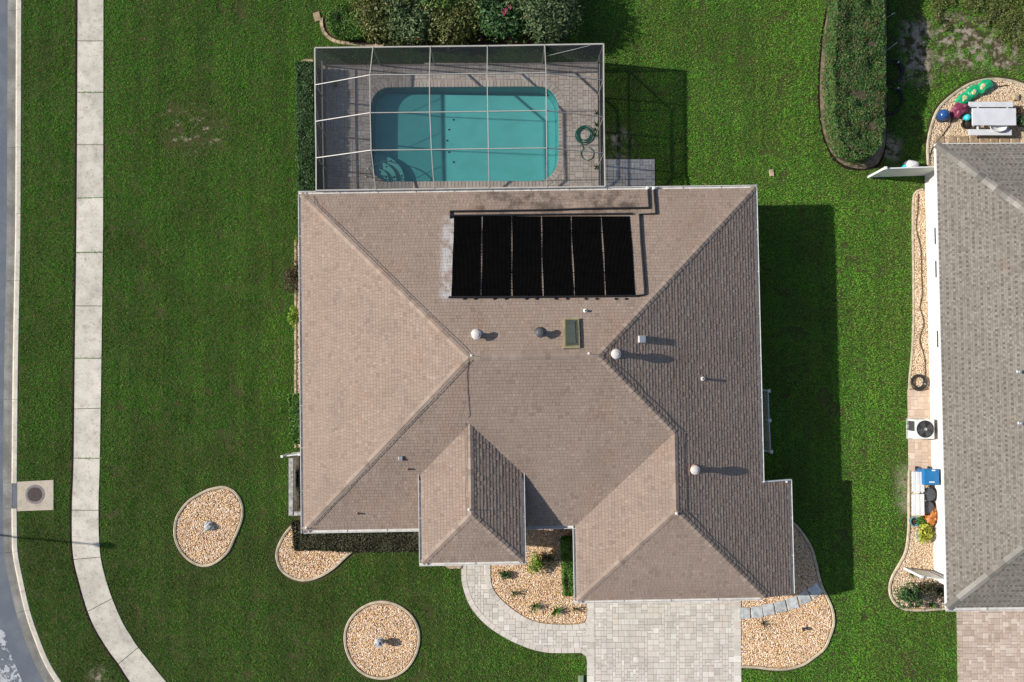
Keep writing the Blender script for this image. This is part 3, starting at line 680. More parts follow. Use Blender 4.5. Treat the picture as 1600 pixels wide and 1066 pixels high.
def caps(parent, fr, lo, hi, up1, up2, mat, ex=.225, wd=.13, pitch=PITCH):
    a, b = Vector((*fr(lo[0], lo[1]), lo[2])), Vector((*fr(hi[0], hi[1]), hi[2])); d = (b - a); L = d.length; d.normalize()
    wings = []
    for up in (up1, up2):
        f0 = Vector((*fr(0, 0), 0)); g = Vector((*fr(*up), 0)) - f0; nrm = Vector((-pitch * g.x, -pitch * g.y, 1)).normalized()
        wv_ = nrm.cross(d).normalized(); wv_ = wv_ if wv_.z < 0 or (abs(wv_.z) < 1e-6) else -wv_
        if abs(wv_.dot(g)) > 1e-6 and wv_.dot(g) > 0: wv_ = -wv_
        wings.append((wv_, nrm))
    (w1, n1), (w2, n2) = wings; up_ = (n1 + n2).normalized(); l = ex * 1.18; m = MB()
    vs = []
    for s_, h_ in ((0, .030), (l, .010)):
        vs += [d * s_ + w1 * wd + n1 * h_, d * s_ + up_ * h_, d * s_ + w2 * wd + n2 * h_]
    vs += [v_ - up_ * .03 for v_ in vs]
    m.add(vs, [(0, 1, 4, 3), (1, 2, 5, 4), (0, 6, 7, 1), (1, 7, 8, 2), (0, 3, 9, 6), (2, 8, 11, 5)])
    me = m.mesh('ridge_cap', mat); n = max(1, int(L / ex))
    for i in range(n): link('ridge_cap', me, parent, loc=tuple(a + d * (i * L / n) + up_ * random.uniform(-.002, .003)))
U = {'N': (0, -1), 'S': (0, 1), 'E': (-1, 0), 'W': (1, 0)}
caps(roof, hf, (hW, hN, ZE), (xl, yr, ZR), U['N'], U['W'], 'roof_cap'); caps(roof, hf, (hW, hS, ZE), (xl, yr, ZR), U['S'], U['W'], 'roof_cap')
caps(roof, hf, (hE, hN, ZE), (xr, yr, ZR), U['N'], U['E'], 'roof_cap'); caps(roof, hf, (gx, gn, ZG), (xr, yr, ZR), U['S'], U['E'], 'roof_cap')
caps(roof, hf, (xl, yr, ZR), (xr, yr, ZR), U['N'], U['S'], 'roof_cap'); caps(roof, hf, (gx, gy, ZG), (gx, gn, ZG), U['W'], U['E'], 'roof_cap')
caps(roof, hf, (gW, gS, ZE), (gx, gy, ZG), U['W'], U['S'], 'roof_cap'); caps(roof, hf, (hE, gS, ZE), (gx, gy, ZG), U['E'], U['S'], 'roof_cap')
caps(roof, hf, (eW, eS, ZEE), (exm, ey, ZER), U['W'], U['S'], 'roof_cap'); caps(roof, hf, (eE, eS, ZEE), (exm, ey, ZER), U['E'], U['S'], 'roof_cap')
caps(roof, hf, (exm, ey, ZER), (exm, en, ZER), U['W'], U['E'], 'roof_cap')
# soffits, fascia, walls
OV = .6
def hbox(m, u0, u1, v0, v1, z0, z1, mi=0, fr=hf):
    m.add([(*fr(u, v), z) for z in (z0, z1) for u, v in ((u0, v0), (u1, v0), (u1, v1), (u0, v1))], [(3, 2, 1, 0), (4, 5, 6, 7)] + [(i, (i + 1) % 4, 4 + (i + 1) % 4, 4 + i) for i in range(4)], mi); return m
m = MB(); hbox(m, hW + .03, hE - .03, hS + .03, hN - .03, ZE - .20, ZE - .06); hbox(m, gW + .03, hE - .04, gS + .03, hS + .1, ZE - .202, ZE - .062)
hbox(m, eW + .03, eE - .03, eS + .03, enf + .6, ZEE - .2, ZEE - .06)
m.add([hf3(u, v, z) for u, v, z in ((hE - .05, gS + .03, ZE - .22), (E2 - .03, gS + .03, ZE2 - .2), (E2 - .03, STEP - .03, ZE2 - .2), (hE - .05, STEP - .03, ZE - .22), (hE - .05, gS + .03, ZE - .06), (E2 - .03, gS + .03, ZE2 - .05), (E2 - .03, STEP - .03, ZE2 - .05), (hE - .05, STEP - .03, ZE - .06))],
      [(3, 2, 1, 0), (4, 5, 6, 7), (0, 1, 5, 4), (1, 2, 6, 5), (2, 3, 7, 6), (3, 0, 4, 7)])
m.build('soffit', 'white_metal', house)
m = MB(); hbox(m, hW + OV, hE - OV, hS + OV, hN - OV, -.05, ZE - .19); m.build('wall', 'stucco_cream', house)
m = MB(); hbox(m, gW + OV, hE - .3, gS + OV, hS + OV + .1, -.05, ZE - .192); m.build('wall', 'stucco_cream', house)
m = MB(); hbox(m, hE - .31, E2 - .55, gS + .5, STEP - .4, -.05, ZE2 - .12); m.build('wall', 'stucco_cream', house)
for u in (eW + .55, eE - .55):
    m = MB(); hbox(m, u - .2, u + .2, eS + .4, eS + .8, 0, ZEE - .19); hbox(m, u - .26, u + .26, eS + .34, eS + .86, 0, .18); m.build('column', 'stucco_cream', house)
m = MB(); hbox(m, eW + .5, eE - .5, eS + 1.6, enf + .6, 0, ZEE - .195); m.build('wall', 'stucco_cream', house)
dn = MB(); hbox(dn, exm - .5, exm + .5, eS + 1.55, eS + 1.62, .05, 2.1); dd = dn.build('door', 'door_paint', house)
MB().lathe(hf3(exm + .4, eS + 1.52, 1.0), [(.03, -.03), (.04, 0), (.03, .03)], 8).build('handle', 'steel', dd)
gd = MB(); hbox(gd, gW + 1.2, hE - 2.3, gS + OV - .04, gS + OV + .02, .03, 2.15); gdo = gd.build('garage_door', 'white_metal', house)
for k in range(4):
    m = MB(); hbox(m, gW + 1.25, hE - 2.35, gS + OV - .06, gS + OV - .035, .08 + k * .52, .53 + k * .52); m.build('door_panel', 'white_metal', gdo)
def window(u0, u1, v0, v1, z0, z1, horizontal):
    wn = hbox(MB(), u0, u1, v0, v1, z0, z1).build('window', 'dark_glass', house); f = MB()
    if horizontal:
        for a, b in ((u0 - .05, u0 + .02), (u1 - .02, u1 + .05), ((u0 + u1) / 2 - .02, (u0 + u1) / 2 + .02)): hbox(f, a, b, v0 - .02, v1 + .02, z0 - .05, z1 + .05)
    else:
        for a, b in ((v0 - .05, v0 + .02), (v1 - .02, v1 + .05), ((v0 + v1) / 2 - .02, (v0 + v1) / 2 + .02)): hbox(f, u0 - .02, u1 + .02, a, b, z0 - .05, z1 + .05)
    f.build('frame', 'white_metal', wn)
for v in (5.2, 2.0, -1.5): window(hW + OV - .03, hW + OV + .02, v - .6, v + .6, .9, 2.0, False)
window(-6.6, -4.8, hS + OV - .03, hS + OV + .02, .8, 2.0, True); window(1.2, 2.6, hS + OV - .03, hS + OV + .02, .8, 2.0, True)
for v in (4.0, -.5): window(hE - OV - .02, hE - OV + .03, v - .5, v + .5, .9, 2.0, False)
window(6.2, 7.8, hN - OV - .02, hN - OV + .03, .9, 2.0, True); window(-5.5, -3, hN - OV - .02, hN - OV + .03, .1, 2.05, True); window(-1, 2.5, hN - OV - .02, hN - OV + .03, .1, 2.05, True)
def gutter(p, q, out, z, z2=None, par=None, fr=hf, wd=.13, mat='gutter_white'):
    # an open trough: bottom, back and outer lip
    m = MB(); z2 = z if z2 is None else z2; ox, oy = out
    def bx_(a, b, zz0, zz1):
        P = [(p[0] + ox * a, p[1] + oy * a, z + zz0), (q[0] + ox * a, q[1] + oy * a, z2 + zz0), (q[0] + ox * b, q[1] + oy * b, z2 + zz0), (p[0] + ox * b, p[1] + oy * b, z + zz0)]
        T = [(u, v, zz - zz0 + zz1) for u, v, zz in P]
        m.add([(*fr(u, v), zz) for u, v, zz in P + T], [(3, 2, 1, 0), (4, 5, 6, 7)] + [(i, (i + 1) % 4, 4 + (i + 1) % 4, 4 + i) for i in range(4)])
    bx_(0.0, .012, -.12, -.02); bx_(.012, wd, -.12, -.10); bx_(wd - .024, wd, -.10, -.004)
    L = math.hypot(q[0] - p[0], q[1] - p[1]); n = int(L / 1.6)
    for k in range(1, n):
        f = k / n; c0 = (p[0] + (q[0] - p[0]) * f, p[1] + (q[1] - p[1]) * f); zz = z + (z2 - z) * f
        m.beam((*fr(c0[0], c0[1]), zz - .02), (*fr(c0[0] + ox * wd, c0[1] + oy * wd), zz - .015), .02, .012)
    return m.build('gutter', mat, par)
gutter((hW, hN), (hW, hS - .13), (-1, 0), ZE, par=house); gutter((hW, hS), (eW, hS), (0, -1), ZE, par=house)
gutter((hW - .13, hN), (hE + .13, hN), (0, 1), ZE, par=house); gutter((hE, hN), (hE, STEP), (1, 0), ZE, par=house)
gutter((E2, STEP), (E2, gS), (1, 0), ZE2, par=house); gutter((gW - .13, gS), (hE - .05, gS), (0, -1), ZE, par=house); gutter((gW, hS), (gW, gS), (-1, 0), ZE, par=house)
gutter((eE, hS), (gW, hS), (0, -1), ZE - .003, par=house)
gutter((eW, enf), (eW, eS), (-1, 0), ZEE, par=house); gutter((eE, enf), (eE, eS), (1, 0), ZEE, par=house); gutter((eW - .13, eS), (eE + .13, eS), (0, -1), ZEE, par=house)
m = MB(); m.beam(hf3(hE - .02, STEP + .03, ZE - .06), hf3(E2 + .1, STEP + .03, ZE2 - .06), .05, .14); m.build('rake_board', 'white_metal', house)
m = MB(); m.beam(hf3(hE - .02, gS - .02, ZE - .06), hf3(E2 + .05, gS - .02, ZE2 - .06), .03, .12); m.build('rake_board', 'roof_cap', house)
for (px, py) in ((1217, 753), (1229, 753)):
    p = W(px, py, ZE2 + .1); MB().lathe((p[0], p[1], ZE2 - .1), [(.04, 0), (.05, .12), (.05, .2)], 8).build('downpipe_head', 'white_metal', house)

# roof furniture
def mushroom(px, py, pl, h, mats, r=.185, name='roof_vent'):
    p = on_plane(px, py, pl, h); zb = p.z - h
    v = MB().lathe((p.x, p.y, zb - .1), [(.13, 0), (.12, .1 + h * .25), (.115, h * .75 + .1)], 14).build(name, mats[1], house, smooth=False)
    MB().lathe((p.x, p.y, zb), [(.13, h - .14), (r, h - .13), (r + .012, h - .10), (r * .93, h - .06), (r * .6, h - .035), (r * .55, h - .015), (r * .28, h - .008), (.02, h)], 20).build('cap', mats[0], v)
    MB().lathe((p.x, p.y, zb - .06), [(.26, 0), (.2, .09), (.13, .12)], 14).build('flashing', mats[1], v)
mushroom(744, 523, PL_N, .50, ('white_vent', 'white_vent')); mushroom(845, 520, PL_N, .48, ('dark_metal', 'dark_metal'))
mushroom(963, 553, PL_E, .46, ('white_vent', 'white_vent')); mushroom(1087, 735, PL_E, .46, ('white_vent', 'copper_paint'))
def pipe(px, py, pl, h, r, mat, sq=False):
    p = on_plane(px, py, pl, h); m = MB()
    if sq: m.box((p.x, p.y, p.z - h / 2 - .05), (2 * r, 2 * r, h + .1), AH, ch=.02)
    else: m.lathe((p.x, p.y, p.z - h - .06), [(r * 1.9, 0), (r * 1.8, .07), (r, .12), (r, h + .06)], 10)
    o = m.build('vent_pipe', mat, house)
    if not sq: MB().lathe((p.x, p.y, p.z - .02), [(r * .7, 0), (r * .72, .024)], 10).build('opening', 'black_rubber', o)
pipe(1003.5, 530, PL_E, .22, .14, 'steel', True); pipe(1099, 592, PL_E, .20, .055, 'white_metal'); pipe(915, 485.5, PL_N, .16, .05, 'white_metal')
pipe(625.5, 716.5, PL_S, .12, .085, 'steel', True); pipe(637, 733.5, PL_S, .16, .035, 'copper_paint'); pipe(558, 803, PL_S, .18, .035, 'copper_paint')
# skylight
c4 = [on_plane(a, b, PL_N) for a, b in ((879.5, 499), (904, 499), (906, 545), (880, 546))]
nN = Vector((-PL_N[0], -PL_N[1], 1)).normalized()
def slab4(c, lo, hi, mb, mi=0):
    P = [q + nN * lo for q in c] + [q + nN * hi for q in c]
    if (P[1] - P[0]).cross(P[2] - P[0]).z < 0: P = P[:4][::-1] + P[4:][::-1]
    mb.add(P, [(3, 2, 1, 0), (4, 5, 6, 7)] + [(i, (i + 1) % 4, 4 + (i + 1) % 4, 4 + i) for i in range(4)], mi)
def shrink(c, f):
    m_ = sum(c, Vector()) / 4; u = (c[1] - c[0]).normalized() * f; v_ = (c[3] - c[0]).normalized() * f
    return [c[0] + u + v_, c[1] - u + v_, c[2] - u - v_, c[3] + u - v_]
sk = MB(); slab4(c4, -.02, .12, sk); sko = sk.build('skylight', 'skylight_frame', house)
m = MB(); slab4(shrink(c4, .05), .12, .135, m); m.build('seal', 'skylight_seal', sko)
m = MB(); s3 = shrink(c4, .09); slab4(s3, .135, .15, m); slab4(shrink(c4, .16), .15, .17, m); m.build('pane', 'skylight_glass', sko, smooth=False)
# lightning cables and rods
lc = thing('lightning_conductor', on_plane(737, 556, PL_N), 'thin dark lightning cable with short rods along the ridges and hips', 'cable')
def cable(pts, r=.009):
    MB().tube(pts, r, 5).build('cable', 'dark_metal', lc)
def hipline(lo, hi, n=9, off=(0, 0)):
    a, b = Vector((*hf(lo[0] + off[0], lo[1] + off[1]), lo[2] + .05)), Vector((*hf(hi[0] + off[0], hi[1] + off[1]), hi[2] + .05))
    return [tuple(a.lerp(b, i / n) + Vector((random.uniform(-.02, .02), random.uniform(-.015, .015), 0))) for i in range(n + 1)]
cable([tuple(on_plane(490, 306, PL_N, .03))] + hipline((hW + .6, hN - .5, ZE + .22), (xl, yr + .08, ZR), 14, (.06, .06)))
cable(hipline((hW + .3, hS + .3, ZE + .12), (xl, yr, ZR), 14, (.1, -.08))); cable(hipline((gx, gn, ZG), (xr, yr, ZR), 8, (.08, .05)))
cable(hipline((gx, gy, ZG), (gx, gn, ZG), 6, (.1, 0))); cable(hipline((hE - .1, gS + .1, ZE + .04), (gx, gy, ZG), 9, (.06, .07)))
cable([tuple(on_plane(733, 560, PL_S, .03)), tuple(on_plane(730, 580, PL_S, .03)), tuple(on_plane(731, 612, PL_S, .03)), tuple(on_plane(734, 650, PL_S, .03))] + hipline((exm - .16, en + .1, ZER - .03), (exm - .2, ey, ZER - .04), 8))
for px, py, pl, zt in ((737, 556, PL_N, None), (921, 553, PL_N, None), (1058, 803, None, ZG), (733.5, 797, None, ZER), (478, 826, PL_S, None)):
    b_ = on_plane(px, py, pl, .15) - Vector((0, 0, .15)) if pl else Vector(W3(px, py, zt + .1)) - Vector((0, 0, .1))
    MB().lathe((b_.x, b_.y, b_.z - .03), [(.07, 0), (.075, .05), (.03, .07), (.014, .09), (.008, .3)], 8).build('rod', 'white_vent', lc)
# solar pool heating mats
sol = thing('solar_heater', on_plane(848, 400, PL_N), 'black ribbed solar pool heating mats with pipes on the roof', 'solar heater')
TX = [708, 752.5, 799, 845.5, 892, 939.5, 985.5]; BX = [704, 751.5, 799.8, 848, 897, 945.5, 993.5]
for k in range(6):
    g = 1.1
    a, b = (TX[k] + g, 338), (TX[k + 1] - g, 338); c_, d_ = (BX[k + 1] - g, 463.5), (BX[k] + g, 463.5); nr = 22; ns = 10; m = MB(); vs = []
    for j in range(ns + 1):
        s = j / ns; wob = math.sin(s * 9 + k * 2.1) * .35 + math.sin(s * 4 + k) * .4
        for i in range(2 * nr + 1):
            t = i / (2 * nr); px = (a[0] * (1 - t) + b[0] * t) * (1 - s) + (d_[0] * (1 - t) + c_[0] * t) * s + wob
            vs.append(on_plane(px, a[1] + (c_[1] - a[1]) * s, PL_N, .055 if i % 2 else .035))
    wv_ = 2 * nr + 1
    m.add(vs, [(j * wv_ + i, (j + 1) * wv_ + i, (j + 1) * wv_ + i + 1, j * wv_ + i + 1) for j in range(ns) for i in range(wv_ - 1)])
    edge = [vs[i] for i in range(wv_)] ; 
    for idx in ([j * wv_ for j in range(ns + 1)], [j * wv_ + wv_ - 1 for j in range(ns + 1)]):
        q = [vs[i] for i in idx]; m.add(q + [v_ - Vector((0, 0, .05)) for v_ in q], [(i, i + 1, len(q) + i + 1, len(q) + i) for i in range(len(q) - 1)])
    m.build('mat', 'black_mat', sol)
    for s in (.2, .45, .7, .9):
        y = 338 + 125.5 * s; MB().tube([tuple(on_plane((TX[k] * (1 - s) + BX[k] * s), y, PL_N, .06)), tuple(on_plane((TX[k + 1] * (1 - s) + BX[k + 1] * s), y, PL_N, .06))], .010, 5).build('strap', 'black_mat', sol)
def rp(pts, r, off=.07): return MB().tube([tuple(on_plane(a, b, PL_N, off)) for a, b in pts], r, 8)
rp([(704, 337), (850, 335.5), (988, 334)], .04).build('header_pipe', 'black_rubber', sol); rp([(701, 464.5), (850, 464), (996, 462.5)], .045).build('header_pipe', 'black_rubber', sol)
rp([(704, 341), (703, 330.5), (760, 329.8), (850, 328.5), (930, 326), (1014, 324.8), (1012.5, 294)], .045).build('feed_pipe', 'black_rubber', sol)
rp([(994, 462.5), (1008, 460.5), (1006, 430), (1002, 380), (999.5, 335), (1025, 334), (1022, 294)], .045).build('return_pipe', 'black_rubber', sol)
for px in (1011.5, 1021.5):
    p = on_plane(px, 294, PL_N, .1); MB().lathe((p.x, p.y, p.z - .35), [(.05, 0), (.05, .28), (.075, .29), (.075, .38), (.05, .4)], 10).build('elbow', 'white_plastic', sol)
for px in (725, 742, 772, 790, 822, 838, 868, 886, 915, 932, 962, 978):
    p = on_plane(px, 467, PL_N, .05); MB().lathe((p.x, p.y, p.z - .04), [(.06, 0), (.06, .05), (.03, .07)], 8, sy=.7).build('clip', 'black_rubber', sol)

# ================================================================== POOL
pl_ = thing('swimming_pool', W(727, 210), 'rounded rectangular swimming pool with turquoise water and corner steps', 'swimming pool')
def fl(x): 
    t = (x - W(590, 0)[0]) / (W(860, 0)[0] - W(590, 0)[0]); return -.62 - .36 * t
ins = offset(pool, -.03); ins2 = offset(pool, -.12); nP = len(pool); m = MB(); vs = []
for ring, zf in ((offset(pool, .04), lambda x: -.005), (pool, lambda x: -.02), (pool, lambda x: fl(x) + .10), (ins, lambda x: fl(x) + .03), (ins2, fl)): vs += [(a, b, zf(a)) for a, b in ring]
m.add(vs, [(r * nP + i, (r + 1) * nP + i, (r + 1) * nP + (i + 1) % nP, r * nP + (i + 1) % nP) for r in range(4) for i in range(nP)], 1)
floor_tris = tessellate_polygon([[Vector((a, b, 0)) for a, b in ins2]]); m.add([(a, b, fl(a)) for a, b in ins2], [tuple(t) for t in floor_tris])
m.build('shell', ('pool_plaster', 'pool_wall_dimmed'), pl_)
MB().sheet(offset(pool, .012), z=-.11).build('water', 'pool_water', kind='structure', label='clear turquoise water filling the swimming pool')
border(pl_, [tuple(p) for p in pool], .16, .30, -.10, .045, 'paver_deck', 'coping_brick', closed=True, side=1)
cc = W(588, 281.5)
for r_, zt in ((43, -.38), (31, -.25), (19, -.14)):
    R_ = r_ / 34.5; arc = [(cc[0] + R_ * math.cos(t), cc[1] + R_ * math.sin(t)) for t in np.linspace(-.25, 2.0, 26)]
    poly = arc + [(cc[0] - .25, cc[1] + .2), (cc[0] - .1, cc[1] - .1)]
    keep = [p for p in poly]; keep = [(a, b) for a, b in keep]
    st = MB().prism(keep, -1.2, zt).build('step', 'step_plaster', pl_)
    for t in ((.25, 1.0, 1.75) if r_ > 20 else (.35, 1.2)):
        q = (cc[0] + (R_ - .1) * math.cos(t), cc[1] + (R_ - .1) * math.sin(t)); MB().box((q[0], q[1], zt + .006), (.055, .055, .012), .4).build('tile', 'step_tile', st)
for px, py in ((709, 188.5), (702, 204), (699, 221), (702, 239), (709, 254.5)):
    q = W(px, py, -.9); MB().box((q[0], q[1], fl(q[0]) + .008), (.07, .07, .016), .3).build('tile', 'step_tile', pl_)
rl = thing('hand_rail', W(578, 276), 'bent steel hand rail at the pool steps', 'hand rail')
a, b = Vector(W3(573, 276, .05)), Vector(W3(585, 281, .05)); e = Vector(W3(604, 252, -.35)); 
for s_, nm in ((a, 0), (b, 1)):
    mid = (s_ + e) / 2 + Vector((0, 0, .95)); top = s_ * .75 + e * .25 + Vector((0, 0, .95)); tip = s_ * .25 + e * .75 + Vector((0, 0, .62))
    pth = catmull([tuple(s_), tuple(s_ + Vector((0, 0, .45))), tuple(top), tuple(tip), tuple(e + Vector((0, 0, .12))), tuple(e)], 6, False)
    if nm == 0: MB().tube(pth, .024, 8).build('rail', 'rail_steel', rl, smooth=True)
    else: MB().tube(catmull([tuple(b), tuple(b + Vector((0, 0, .5))), tuple(a * .72 + e * .28 + Vector((0, 0, .93)))], 6, False), .024, 8).build('rail', 'rail_steel', rl, smooth=True)
    MB().lathe((s_.x, s_.y, .04), [(.06, 0), (.055, .02), (.03, .035)], 12).build('base', 'rail_steel', rl)
q = W(821.5, 121); sl_ = thing('skimmer_lid', (q[0], q[1], .036), 'round white skimmer lid on the deck north of the pool', 'lid')
MB().lathe((q[0], q[1], .036), [(.15, 0), (.15, .012), (.13, .018)], 18).build('lid', 'white_plastic', sl_); MB().lathe((q[0], q[1], .054), [(.03, 0), (.03, .008)], 8).build('knob', 'white_plastic', sl_)
def coil(name, c, r, n, mat, rad, label, z0=.05, seed=1, extra=None, jitter=.18, squash=1.0):
    R = random.Random(seed); pts = []; nn = 22
    for k in range(int(n * nn)):
        t = 6.283 * k / nn; turn = k // nn; R2 = random.Random(seed * 100 + turn); q = 1 + R2.uniform(-jitter, jitter); ox_, oy_ = R2.uniform(-.08, .08) * r * 2, R2.uniform(-.08, .08) * r * 2
        R3 = random.Random(seed * 100 + turn + 1); q2 = 1 + R3.uniform(-jitter, jitter); o2x, o2y = R3.uniform(-.08, .08) * r * 2, R3.uniform(-.08, .08) * r * 2
        f = (k % nn) / nn; q = q * (1 - f) + q2 * f
        pts.append((c[0] + (ox_ * (1 - f) + o2x * f) + r * q * math.cos(t) * squash, c[1] + (oy_ * (1 - f) + o2y * f) + r * q * math.sin(t), z0 + rad + turn * rad * .7))
    if extra: pts += extra
    t_ = thing(name, (c[0], c[1], z0), label, 'hose'); MB().tube(pts, rad, 6).build('hose', mat, t_, smooth=True)
    e_ = Vector(pts[-1]); d_ = (e_ - Vector(pts[-2])).normalized(); MB().tube([tuple(e_), tuple(e_ + d_ * .05)], rad * 1.5, 8).build('nozzle', 'steel', t_)
cl = W(917.5, 241); coil('garden_hose', W(912, 211), .37, 6.5, 'hose_green', .014, 'coiled green garden hose on the pool deck', .036, 3, extra=[(cl[0] + .29 * math.cos(t), cl[1] + .29 * math.sin(t), .06) for t in np.linspace(2.2, 7.6, 16)], jitter=.30)

# ------------------------------------------------------------------ pool cage
cage = thing('pool_cage', W(720, 200), 'screened aluminium pool cage joined to the house', 'pool enclosure')
ZC, ZT = 2.45, 3.6
def sv(px):                                            # the beam fixed to the house gutter
    a, b = W(494, 303, 2.6), W(945, 298, 2.6); t = (px - 494) / (945 - 494); v = hN + .135
    x = a[0] + (b[0] - a[0]) * t; u = x; return Vector((*hf(u + v * math.sin(AH), v), 2.66))
G = [[W3(492, 75, ZC), W3(583, 74, ZC), W3(672.5, 73, ZC), W3(761.5, 72, ZC), W3(851, 70.5, ZC), W3(943, 69, ZC)],
     [W3(492.3, 133, ZC), W3(578, 117.5, ZT), W3(671, 116.5, ZT), W3(761, 115, ZT), W3(853, 114, ZT), W3(943, 126, ZC)],
     [W3(493, 190, ZC), W3(578.5, 176.5, ZT), W3(671.5, 175.5, ZT), W3(762, 174.3, ZT), W3(853.5, 173, ZT), W3(943.5, 183, ZC)],
     [W3(494, 247, ZC), W3(580, 235, ZT), W3(674, 234, ZT), W3(763, 232.5, ZT), W3(854, 231.5, ZT), W3(944.3, 239.5, ZC)],
     [tuple(sv(494.5)), tuple(sv(587)), tuple(sv(678)), tuple(sv(763.5)), tuple(sv(854)), tuple(sv(945))]]
def beam(p, q, wd=.055, ht=.10, name='beam'): MB().beam(p, q, wd, ht).build(name, 'cage_metal', cage)
for r_ in range(5):
    for c_ in range(5): 
        edge = r_ in (0, 4); beam(G[r_][c_], G[r_][c_ + 1], .055 if edge else .030, .07 if edge else .06)
for c_ in range(6):
    for r_ in range(4):
        edge = c_ in (0, 5); beam(G[r_][c_], G[r_ + 1][c_], .055 if edge else .034, .07 if edge else .08)
def screen(q):
    vs = [tuple(Vector(p) + Vector((0, 0, .01))) for p in q]; MB().add(vs, [(0, 1, 2), (0, 2, 3)]).build('screen_panel', 'screen_mesh', cage)
for r_ in range(4):
    for c_ in range(5): screen([G[r_][c_], G[r_ + 1][c_], G[r_ + 1][c_ + 1], G[r_][c_ + 1]])
def wall_bay(p, q, chair=True):
    for z0, z1 in (((.08, .86), (.90, ZC - .05)) if chair else ((.08, ZC - .05),)):
        MB().add([(p[0], p[1], z0), (q[0], q[1], z0), (q[0], q[1], z1), (p[0], p[1], z1)], [(0, 1, 2, 3)]).build('screen_panel', 'wall_screen', cage)
    if chair: beam((p[0], p[1], .88), (q[0], q[1], .88), .05, .05, 'rail')
    beam((p[0], p[1], .06), (q[0], q[1], .06), .05, .05, 'rail')
for c_ in range(5): wall_bay(G[0][c_], G[0][c_ + 1], False)
wcol = [G[r_][0] for r_ in range(5)]; ecol = [G[r_][5] for r_ in range(5)]
for col in (wcol, ecol):
    for r_ in range(4): wall_bay(col[r_], col[r_ + 1])
for p in {tuple(q) for q in G[0] + wcol + ecol}: beam((p[0], p[1], .0), (p[0], p[1], p[2] - .04), .05, .06, 'post')
for col in (wcol, ecol):
    for r_ in (1, 2, 3):
        p = Vector(col[r_]); q = Vector(col[r_ - 1]); d_ = (q - p).normalized(); beam(tuple(p + Vector((0, 0, -.9))), tuple(p + d_ * .85 + Vector((0, 0, -.06))), .02, .02, 'brace')
MB().tube([tuple(Vector(G[0][5]) + Vector((-.4, .0, -.05))), (G[0][4][0], G[0][4][1], .95)], .012, 5).build('brace', 'steel', cage)

# ================================================================== GARDEN BEDS
def bed(name, poly, label, mat='gravel_warm', edge=True, dens=1200, size=.031, holes=(), cat='garden bed', z=.02, edge_path=None):
    poly = ccw(poly); cx = sum(p[0] for p in poly) / len(poly); cy = sum(p[1] for p in poly) / len(poly)
    t = thing(name, (cx, cy, 0), label, cat)
    MB().sheet(poly, z=.012).build('bed_base', 'gravel_base', t)
    gravel('gravel', offset(poly, -.06), dens, size, z, mat, t, holes)
    if edge:
        prof = [(.115, -.02), (.11, .05), (.095, .07), (.072, .076), (.064, .062), (.050, .062), (.042, .076), (.016, .072), (0, .055), (0, 0)]
        MB().sweep(edge_path or poly, [(o - .02, z_) for o, z_ in prof], edge_path is None).build('edging', 'curbing', t)
        GRASS_OUT.append(offset(poly, .145))
    else: GRASS_OUT.append(poly)
    return t
ZA = lambda L, x0, y0, s: [(x0 + a / s, y0 + b / s) for a, b in L]
bedA = catmull(WP(ZA([(600, 150), (690, 185), (752, 260), (782, 350), (780, 465), (742, 575), (697, 675), (650, 785), (585, 860), (490, 928), (390, 950), (300, 925), (215, 865), (148, 780), (105, 675), (98, 570), (115, 475), (150, 405), (218, 315), (315, 243), (430, 184), (525, 158)], 260, 740, 6.664)), 4)
bed('gravel_bed', bedA, 'pear shaped gravel bed alone in the lawn near the street')
bedC = [(lambda a: (W(597, 1000)[0] + 1.62 * math.cos(a) * (1 + .02 * math.sin(3 * a)), W(597, 1000)[1] + 1.66 * math.sin(a)))(t) for t in np.linspace(0, 6.283, 64, endpoint=False)]
bed('gravel_bed', bedC, 'round gravel bed in the front lawn by the path')
ZB = lambda L: ZA(L, 240, 680, 2.761)
eB = catmull(WP(ZB([(900, 497), (860, 505), (830, 528), (780, 575), (720, 612), (660, 628), (610, 622), (562, 595), (537, 558), (529, 510), (547, 455), (585, 400), (640, 360), (700, 345)])), 4, False)
bedB = eB + WP(ZB([(900, 345)]))
bed('gravel_bed', bedB, 'teardrop gravel bed at the front left house corner', edge_path=eB[::-1] if area(eB) > 0 else eB)
bedD = win + WP([(919, 930), (919, 800), (760, 800)])
bed('gravel_bed', bedD, 'gravel bed between the entry and the garage', edge=False)
ZE_ = lambda L: ZA(L, 1120, 800, 4.009)
eE_ = catmull(WP(ZE_([(380, 20), (460, 62), (505, 105), (552, 165), (590, 235), (613, 312), (630, 392), (655, 475), (690, 545), (718, 612), (727, 690), (708, 765), (670, 850), (602, 908), (535, 952), (438, 978), (340, 978), (250, 967), (148, 964)])), 4, False)
bedE = eE_ + WP(ZE_([(150, 540), (150, 400), (380, 400)]))
STEPS = [((172, 632), 0), ((250, 625), -.06), ((322, 610), -.13), ((397, 592), -.2), ((472, 570), -.25), ((545, 535), -.42), ((615, 490), -.62)]
sq_h = []
bE = bed('gravel_bed', bedE, 'large rounded gravel bed right of the driveway', edge_path=eE_ if area(bedE) > 0 else eE_[::-1])
ordn = ['first stepping stone beside the driveway', 'second stepping stone from the driveway', 'third stepping stone from the driveway', 'fourth stepping stone from the driveway', 'fifth stepping stone from the driveway', 'sixth stepping stone, half in shade', 'last stepping stone beside the curved edging']
for ((a, b), an), lb in zip(STEPS, ordn):
    q = W(1120 + a / 4.009, 800 + b / 4.009); MB().box((q[0], q[1], .045), (.50, .50, .07), -an, ch=.012).build('stepping_stone', 'slate', label='pale square ' + lb, cat='stepping stone', group='stepping stones in the right gravel bed')
